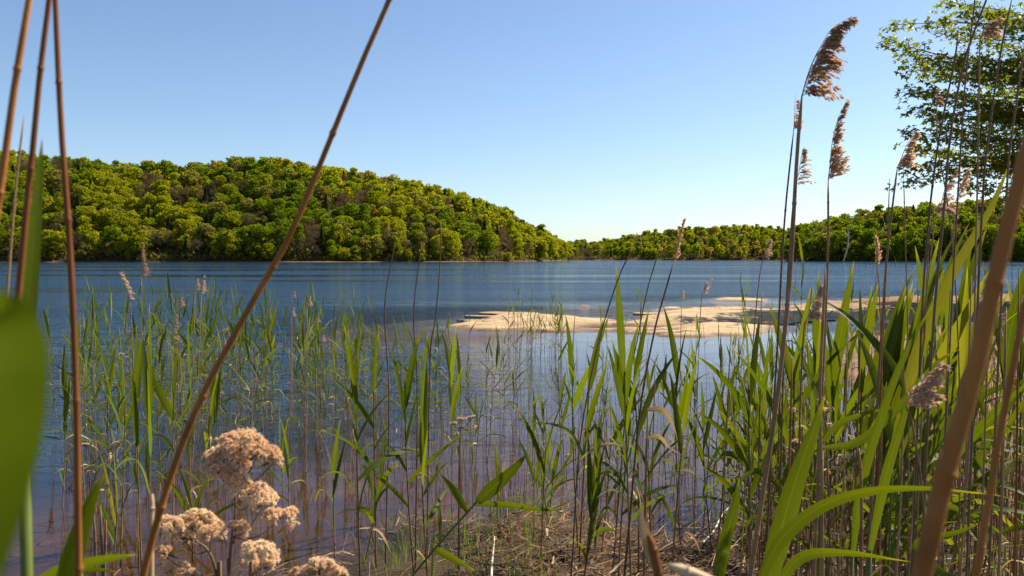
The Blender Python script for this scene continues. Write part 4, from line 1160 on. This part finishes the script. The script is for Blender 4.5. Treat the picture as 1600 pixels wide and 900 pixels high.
hl_([(36, 620), (44, 480), (52, 380), (60, 280), (66, 215)], .45, 24, 'narrow blurred green leaf behind the left brown stalks', tw=(.3, .5))
hl_([(95, 960), (110, 880), (135, 800), (165, 735)], .5, 34, 'small blurred green leaf beside the left upright stalk', tw=(.2, .4))
hl_([(60, 905), (110, 885), (170, 872), (215, 866)], .55, 20, 'short blurred leaf lying level at the lower left', tw=(.3, .6))
hl_([(1192, 940), (1215, 850), (1240, 760), (1268, 680), (1290, 615)], 1.15, 34, 'broad bright green leaf rising right of the tallest stalk', tw=(.1, .35), fold=.3)
hl_([(1175, 940), (1215, 850), (1275, 795), (1350, 768), (1440, 762), (1545, 772)], .95, 25, 'long green leaf arching right across the dense reed bases', tw=(.5, .95), fold=.25)
hl_([(1205, 930), (1250, 872), (1320, 863), (1424, 878)], 1.3, 19, 'low green leaf arching right at the bottom of the picture', tw=(.2, .9))
hl_([(1285, 700), (1340, 690), (1400, 640), (1460, 570), (1500, 545)], 1.9, 14, 'narrow leaf slanting up to the right across the dense stand', tw=(.2, .5))
hl_([(1286, 690), (1310, 663), (1350, 646), (1392, 637)], 2.0, 11, 'leaf sweeping right before the tall stalk bases', tw=(.2, .7))
hl_([(1332, 870), (1345, 760), (1380, 640), (1420, 540), (1462, 470)], 1.8, 15, 'wide dark green leaf slanting right in the dense stand', tw=(.2, .4))
hl_([(1360, 860), (1385, 740), (1412, 650), (1428, 585)], 1.6, 15, 'wide sunlit leaf with a dark shadow band in the dense stand', tw=(0, .3))
hl_([(1395, 700), (1430, 560), (1480, 440), (1545, 330), (1580, 250)], 2.2, 20, 'long thin leaf rising past the thick blurred stalk', tw=(.3, .5))
hl_([(1120, 930), (1132, 850), (1148, 790), (1155, 745)], 2.0, 20, 'upright green shoot leaf at the bottom right of centre', tw=(0, .3))
hl_([(1500, 905), (1470, 895), (1430, 850), (1500, 830), (1530, 818)], 1.6, 14, 'short pale green leaf low by the thick blurred stalk', tw=(.3, .6))
# bent shoot over the bank in the middle
rt = PS([(640, 905), (690, 845), (735, 795), (748, 780)], 3.2, 4.5, None, 'green shoot leaning right over the bank with one level leaf', mat='stem', name='green_reed', foot=True)
hl_([(746, 784), (770, 762), (800, 735), (826, 706)], 3.2, 22, '', tw=(.1, .3), parent=rt)
hl_([(742, 788), (790, 788), (840, 795), (886, 797)], 3.2, 11, '', tw=(.4, .7), parent=rt)
hl_([(730, 800), (712, 770), (700, 755), (685, 738)], 3.2, 12, '', tw=(.1, .3), parent=rt)
hl_([(676, 855), (700, 868), (722, 880), (742, 892)], 3.4, 12, 'single green leaf lying out over the litter below the leaning shoot', tw=(.3, .5))
# withered curling leaves in the middle
hl_([(1012, 640), (1035, 640), (1050, 660), (1060, 690)], 3.0, 10, 'curled pale withered leaf with a white bend before the middle reeds', mat='leaf_dry', tw=(0, 1.2), name='withered_reed_leaf')
hl_([(1010, 685), (1030, 682), (1048, 700), (1068, 712)], 3.2, 8, 'thin crooked withered leaf below the curled pale one', mat='leaf_dry', tw=(0, 1.5), name='withered_reed_leaf')
# the blurred orange broken reed at the bottom
r9 = PS([(1040, 1100), (1034, 960), (1026, 885), (1014, 835)], .42, 22, None, 'blurred orange broken reed with a frayed tip at bottom centre right', mat='stalk_warm', cat='dead reed', name='dead_reed', foot=True)
hl_([(1024, 890), (1012, 850), (1002, 815), (998, 792)], .42, 18, '', mat='leaf_dry', tw=(0, .5), parent=r9)
r10 = PS([(1215, 1250), (1190, 1100), (1165, 990), (1130, 925), (1090, 900), (1045, 884)], .42, 30, None, 'blurred cream fallen reed end lying at the bottom edge', mat='pale_reed', cat='dead reed', name='broken_reed', foot=True)

# ------------------------------------------------------------------ dry flower heads
def floret_cluster(c, rx, ry, rz_, n, seed, size=.0032):
    rr = random.Random(seed); mb = MB()
    subs = [(rr.uniform(0, 6.283), math.sqrt(rr.random()), rr.uniform(-.25, .2)) for _ in range(max(4, n // 9))]
    for i in range(n):
        sa, sq, sz = subs[i % len(subs)]
        px_ = sq * math.cos(sa) + rr.gauss(0, .085); py_ = sq * math.sin(sa) + rr.gauss(0, .085)
        a = math.atan2(py_, px_); q = min(1.05, math.hypot(px_, py_))
        dome = math.sqrt(max(0, 1 - min(q, 1) ** 2))
        lump = .25 * math.sin(a * 3 + seed) * q
        p = c + Vector((math.cos(a) * q * rx, math.sin(a) * q * rz_, (dome - .5 + lump + sz) * ry * rr.uniform(.75, 1.1)))
        nrm = Vector((math.cos(a) * q * .8, math.sin(a) * q * .8, dome + .25)).normalized()
        for k in range(15):
            d = Vector((rr.gauss(0, 1), rr.gauss(0, 1), rr.gauss(0, 1))).normalized() + nrm * .7
            d.normalize(); t = d.cross(Vector((rr.uniform(-1, 1), rr.uniform(-1, 1), rr.uniform(-1, 1)))).normalized()
            s = size * rr.uniform(.6, 1.25); w = s * .15
            mb.add([p + t * w * .4, p + d * s * .7 + t * w, p + d * s, p + d * s * .7 - t * w, p - t * w * .4], [(0, 1, 2, 3, 4)])
    return mb.mesh('flower_cluster', M['floret'], False)
def dry_flower(foot_px, d, main, heads, label, seed, dens=1.0, fmat=None, stemw=6):
    base = stand(foot_px, d)
    root = thing('dry_flower', base, label, 'dried flower')
    mainp = [P(a, b, d) - base for a, b in main]
    sm = MB(); r = stemw / 2 / F * d
    tube(sm, smooth_path([Vector((0, 0, 0))] + mainp, 16), [r * (1.1 - .6 * i / 15) for i in range(16)], 6)
    link('stem', sm.mesh('stem', M['stalk_dark']), root)
    jr = random.Random(seed)
    for k, (hx, hy, rx, ry) in enumerate(heads):
        dd = d * (1 + jr.uniform(-.025, .025))
        c = P(hx, hy, dd) - base
        w = rx / F * dd; h = ry / F * dd
        # branching stem to the cluster
        best = min(mainp, key=lambda q: (q - c).length + max(0, q.z - c.z + .01) * 6)
        bm = MB()
        tube(bm, smooth_path([best, best.lerp(c, .5) + Vector((0, 0, -.012)), c - Vector((0, 0, h * .3))], 8), [r * .5 * (1 - .5 * i / 7) for i in range(8)], 5)
        for q in range(9):
            e = c + Vector((jr.uniform(-.7, .7) * w, jr.uniform(-.5, .5) * w, jr.uniform(-.1, .4) * h))
            tube(bm, [best.lerp(c, .72), e], [r * .25, r * .15], 3, cap=False)
        link('branch', bm.mesh('branch', M['stalk_dark']), root)
        o = link('flower_cluster', floret_cluster(c, w, h * 1.05, w * .75, int(dens * 300 * (rx * ry / 900) + 50), seed * 10 + k), root)
        o['kind'] = 'stuff'
    return root
dry_flower(366, .95, [(360, 1000), (358, 900), (362, 840), (368, 790), (364, 750)],
           [(378, 688, 42, 20), (352, 716, 36, 20), (402, 708, 34, 18), (374, 700, 46, 20), (345, 738, 30, 18), (428, 720, 14, 10), (370, 745, 18, 14), (395, 768, 32, 20), (412, 782, 24, 16), (438, 806, 30, 17), (368, 825, 22, 13)],
           'tall dried plant with a domed head and a trail of cream clusters', 1, 1.3)
dry_flower(318, .98, [(345, 1000), (338, 900), (325, 860), (300, 842)],
           [(300, 820, 44, 22), (262, 818, 24, 14), (312, 808, 26, 16), (285, 838, 24, 12), (330, 828, 22, 14), (272, 890, 24, 16), (255, 862, 14, 12)],
           'lower dried plant with flat cream clusters, left of the domed head', 2, 1.3)
dry_flower(400, .93, [(392, 1000), (398, 920), (404, 885)], [(408, 860, 30, 20), (392, 876, 18, 16), (420, 878, 16, 14), (300, 898, 14, 8)],
           'small cream dried flower head below the trailing clusters', 3, 1.2)
dry_flower(498, .9, [(500, 1000), (500, 930), (500, 905)], [(500, 884, 28, 14), (478, 896, 24, 14), (522, 894, 20, 12)],
           'cream dried flower head cut by the bottom edge, right of the others', 4, 1.2)
# small umbels farther off
dry_flower(716, 3.9, [(717, 800), (718, 700), (720, 668)], [(708, 662, 8, 4), (722, 655, 10, 5), (738, 652, 9, 4), (742, 668, 6, 4), (714, 678, 5, 4)], 'small dark dried umbel standing in the shallows at centre', 5, 2.0, stemw=3)
dry_flower(1296, 2.6, [(1296, 850), (1292, 720), (1290, 660)], [(1292, 640, 12, 8), (1300, 665, 8, 6), (1284, 625, 8, 5), (1308, 700, 9, 7), (1270, 665, 7, 5), (1238, 640, 7, 5)], 'dried umbel with pale heads inside the right reeds', 6, 1.8, stemw=3.5)
dry_flower(1335, 2.8, [(1330, 880), (1326, 780), (1322, 730)], [(1320, 715, 13, 10), (1342, 728, 10, 8), (1306, 735, 12, 10), (1330, 750, 14, 8)], 'dull brown dried umbel low inside the right reeds', 7, 1.8, stemw=3.5)
dry_flower(1245, 3.0, [(1244, 850), (1243, 720)], [(1244, 690, 7, 6), (1234, 702, 6, 5), (1252, 668, 6, 5)], 'tiny pale dried umbel left of the right reeds', 8, 1.8, stemw=2.6)

for k, (xa, ya, xb) in enumerate(((147, 805, 150), (157, 790, 160), (166, 812, 163))):
    PS([(xb, 960), (xb, 900), (xa, ya)], 2.6, 6.5, None, ('left', 'middle', 'right')[k] + ' one of three dark broken reed stumps at the lower left', mat='stalk_dark', cat='dead reed', name='dead_reed')
hl_([(128, 893), (145, 890), (162, 890), (180, 893)], 2.2, 8, 'short cut green blade lying level at the bottom left', tw=(.3, .6))

# ------------------------------------------------------------------ litter, grass and sticks on the bank
LR = random.Random(50)
def blades(n, region, fn, name, mat, label, cat):
    mb = MB(); c = 0; tries = 0
    cx = []; 
    while c < n and tries < n * 6:
        m = min(4000, n * 2)
        x = rng.uniform(region[0], region[1], m); y = rng.uniform(region[2], region[3], m)
        h, sd_, s = heights(x, y)
        for i in range(m):
            tries += 1
            if c >= n: break
            if abs(x[i]) > .66 * y[i] + .8: continue
            if fn(x[i], y[i], h[i], s[i], mb): c += 1
    tag(link(name, mb.mesh(name, M[mat])), label, cat, kind='stuff')
def straw(x, y, h, s, mb):
    if s < -.12 or (s > 3.0 and LR.random() < .8): return False
    if y > 8 and LR.random() < .7: return False
    if float(vnoise(x * 1.6, y * 1.6, 61)) + LR.uniform(-.25, .25) < -.05: return False
    a = LR.gauss(0, .9); L = LR.uniform(.04, .22) * (1 if LR.random() < .85 else 1.8); w = LR.uniform(.0008, .0024) * (1 if LR.random() < .9 else 3.2)
    z = max(h, -.01) + LR.uniform(.002, .05)
    d = Vector((math.cos(a), math.sin(a), LR.gauss(0, .25))).normalized(); sd = Vector((-d.y, d.x, LR.uniform(-.5, .5))).normalized() * w
    p = Vector((x, y, z)); b = Vector((0, 0, LR.uniform(-.01, .02)))
    mb.add([p - sd, p + sd, p + d * L * .5 + b + sd, p + d * L * .5 + b - sd, p + d * L + sd * .4, p + d * L - sd * .4], [(0, 1, 2, 3), (3, 2, 4, 5)])
    return True
blades(4500, (-2, 7, 2.6, 10), straw, 'straw_litter', 'straw', 'matted pale straw litter strewn over the bank', 'straw litter')
blades(18000, (-2, 7, 2.6, 10), straw, 'dark_litter', 'straw_dark', 'matted dark brown dead reed litter along the water edge', 'dead litter')
def grass(x, y, h, s, mb):
    if s < -.05: return False
    if float(vnoise(x * 2.2, y * 2.2, 66)) + LR.uniform(-.2, .2) < .10: return False
    L = LR.uniform(.04, .15); w = LR.uniform(.0012, .0024); a = LR.uniform(0, 6.28); ln = LR.uniform(.1, .7)
    p = Vector((x, y, h)); o = Vector((math.cos(a), math.sin(a), 0)); sd = Vector((-o.y, o.x, 0)) * w
    mb.add([p - sd, p + sd, p + Vector((0, 0, L * .6)) + o * L * ln * .4 + sd * .8, p + Vector((0, 0, L * .6)) + o * L * ln * .4 - sd * .8, p + Vector((0, 0, L)) + o * L * ln],
           [(0, 1, 2, 3), (3, 2, 4)], [(0, 0), (1, 0), (1, .5), (0, .5), (.5, .8)])
    return True
blades(5200, (-1.5, 7, 2.8, 9), grass, 'bank_grass', 'grass', 'short green grass sprouting through the litter on the bank', 'grass')
# small stones on the mud to the right
SR = random.Random(3); mb = MB(); cnt = 0
while cnt < 900:
    y = SR.uniform(4, 26); x = SR.uniform(1.5, .7 * y)
    h, sd_, s = heights(np.array([x]), np.array([y]))
    if s[0] < .05 or sd_[0] > .6: cnt += .2; continue
    r = SR.uniform(.006, .028) * (1 + y / 30); c = Vector((x, y, float(h[0]) + r * .25))
    vs = []
    for dx, dy, dz in ((1, 0, 0), (0, 1, 0), (-1, 0, 0), (0, -1, 0), (0, 0, .6), (.6, .6, .4), (-.6, .6, .4), (-.6, -.6, .4), (.6, -.6, .4)):
        vs.append(c + Vector((dx, dy, dz)) * r * SR.uniform(.75, 1.2))
    mb.add(vs, [(4, 0, 5), (4, 5, 1), (4, 1, 6), (4, 6, 2), (4, 2, 7), (4, 7, 3), (4, 3, 8), (4, 8, 0)]); cnt += 1
tag(link('pebbles', mb.mesh('pebbles', M['straw'], False)), 'small brown pebbles scattered over the muddy right bank', 'pebbles', kind='stuff')

def stick(pix, label, w, mat, name='stick', zs=.05, cat='stick', group=None):
    pts = []
    for a, b in pix:
        g = G(a, b, .12); pts.append(Vector((g.x, g.y, hz(g.x, g.y) + zs * (1 + .3 * U(-1, 1)))))
    mb = MB(); b0 = pts[0]; r = w / 2 / F * pts[0].y
    path = smooth_path([p - b0 for p in pts], 14)
    tube(mb, path, [r * (1 - .6 * i / 13) * U(.85, 1.15) for i in range(14)], 7)
    o = link(name, mb.mesh(name, M[mat]), None, b0); tag(o, label, cat, group); return o
stick([(1160, 885), (1130, 872), (1105, 858), (1086, 850), (1076, 842)], 'dark dead branch lying on the litter right of the orange broken reed', 9, 'bark', 'fallen_branch', .05, 'branch')
stick([(1122, 862), (1112, 845), (1104, 830), (1090, 812)], 'thin dark twig rising off the dead branch', 4, 'bark', 'twig', .09, 'twig')
stick([(1098, 858), (1115, 830), (1128, 805), (1140, 786)], 'bleached white straw slanting by the water edge', 4, 'white_straw', 'bleached_straw', .08, 'straw')
stick([(767, 900), (769, 870), (771, 845), (773, 824)], 'bright pale broken straw standing on the litter at centre', 4.5, 'white_straw', 'bleached_straw', .03, 'straw')
stick([(1040, 860), (1090, 856), (1150, 868), (1230, 858)], 'long level pale straw on the litter at lower right', 3, 'straw', 'fallen_straw', .06, 'straw')
stick([(1340, 890), (1400, 886), (1480, 884), (1600, 886)], 'pale straw lying level along the bottom right bank', 3.5, 'white_straw', 'fallen_straw', .06, 'straw')
stick([(800, 800), (840, 792), (890, 786), (940, 796)], 'brown straw lying on the dark litter mound', 3, 'straw', 'fallen_straw', .06, 'straw')
from collections import defaultdict
SC.view_layers[0].update()
by = defaultdict(list)
for o in COL.objects:
    if o.parent is None and 'label' in o and 'kind' not in o: by[o['label']].append(o)
ORD = ['first', 'second', 'third', 'fourth', 'fifth', 'sixth', 'seventh', 'eighth']
for lb, os_ in by.items():
    n = len(os_)
    if n < 2: continue
    def key_(o):
        p = Vector(o.location)
        ch = [c for c in o.children if c.name.startswith(('stem', 'leaf'))]
        if ch and o['category'] in ('reed', 'dead reed'): p = p + max((Vector(c.matrix_local.translation) for c in o.children), key=lambda q: q.z)
        return proj(p)[0]
    if n > 8:
        os_.sort(key=lambda o: o.location.y)
        k = -(-n // 8) if n <= 32 else 4
        rows = [os_[len(os_) * i // k:len(os_) * (i + 1) // k] for i in range(k)]
        rw = {2: ['nearer row', 'farther row'], 3: ['nearest row', 'middle row', 'farthest row'], 4: ['nearest row', 'nearer row', 'farther row', 'farthest row']}[k]
    else: rows = [os_]; rw = ['']
    for row, rn in zip(rows, rw):
        row.sort(key=key_); m = len(row)
        wd = ['leftmost', 'rightmost'] if m == 2 else (['leftmost', 'middle', 'rightmost'] if m == 3 else [ORD[min(i, 7)] + ' from left' for i in range(m)])
        if m == 1: wd = ['']
        for o, w in zip(row, wd): o['label'] = ' '.join(f'{rn} {w} {lb}'.split())
print('LONG', [o['label'] for o in COL.objects if 'label' in o and len(o['label'].replace('-', ' ').split()) > 16][:5], sum(len(o.data.polygons) for o in COL.objects if o.type == 'MESH'), len(far_F['lime']))
print('green reeds', n_green, 'trees', len(tree_specs), 'individual broadleaf', individuals, 'objects', len(bpy.data.objects))
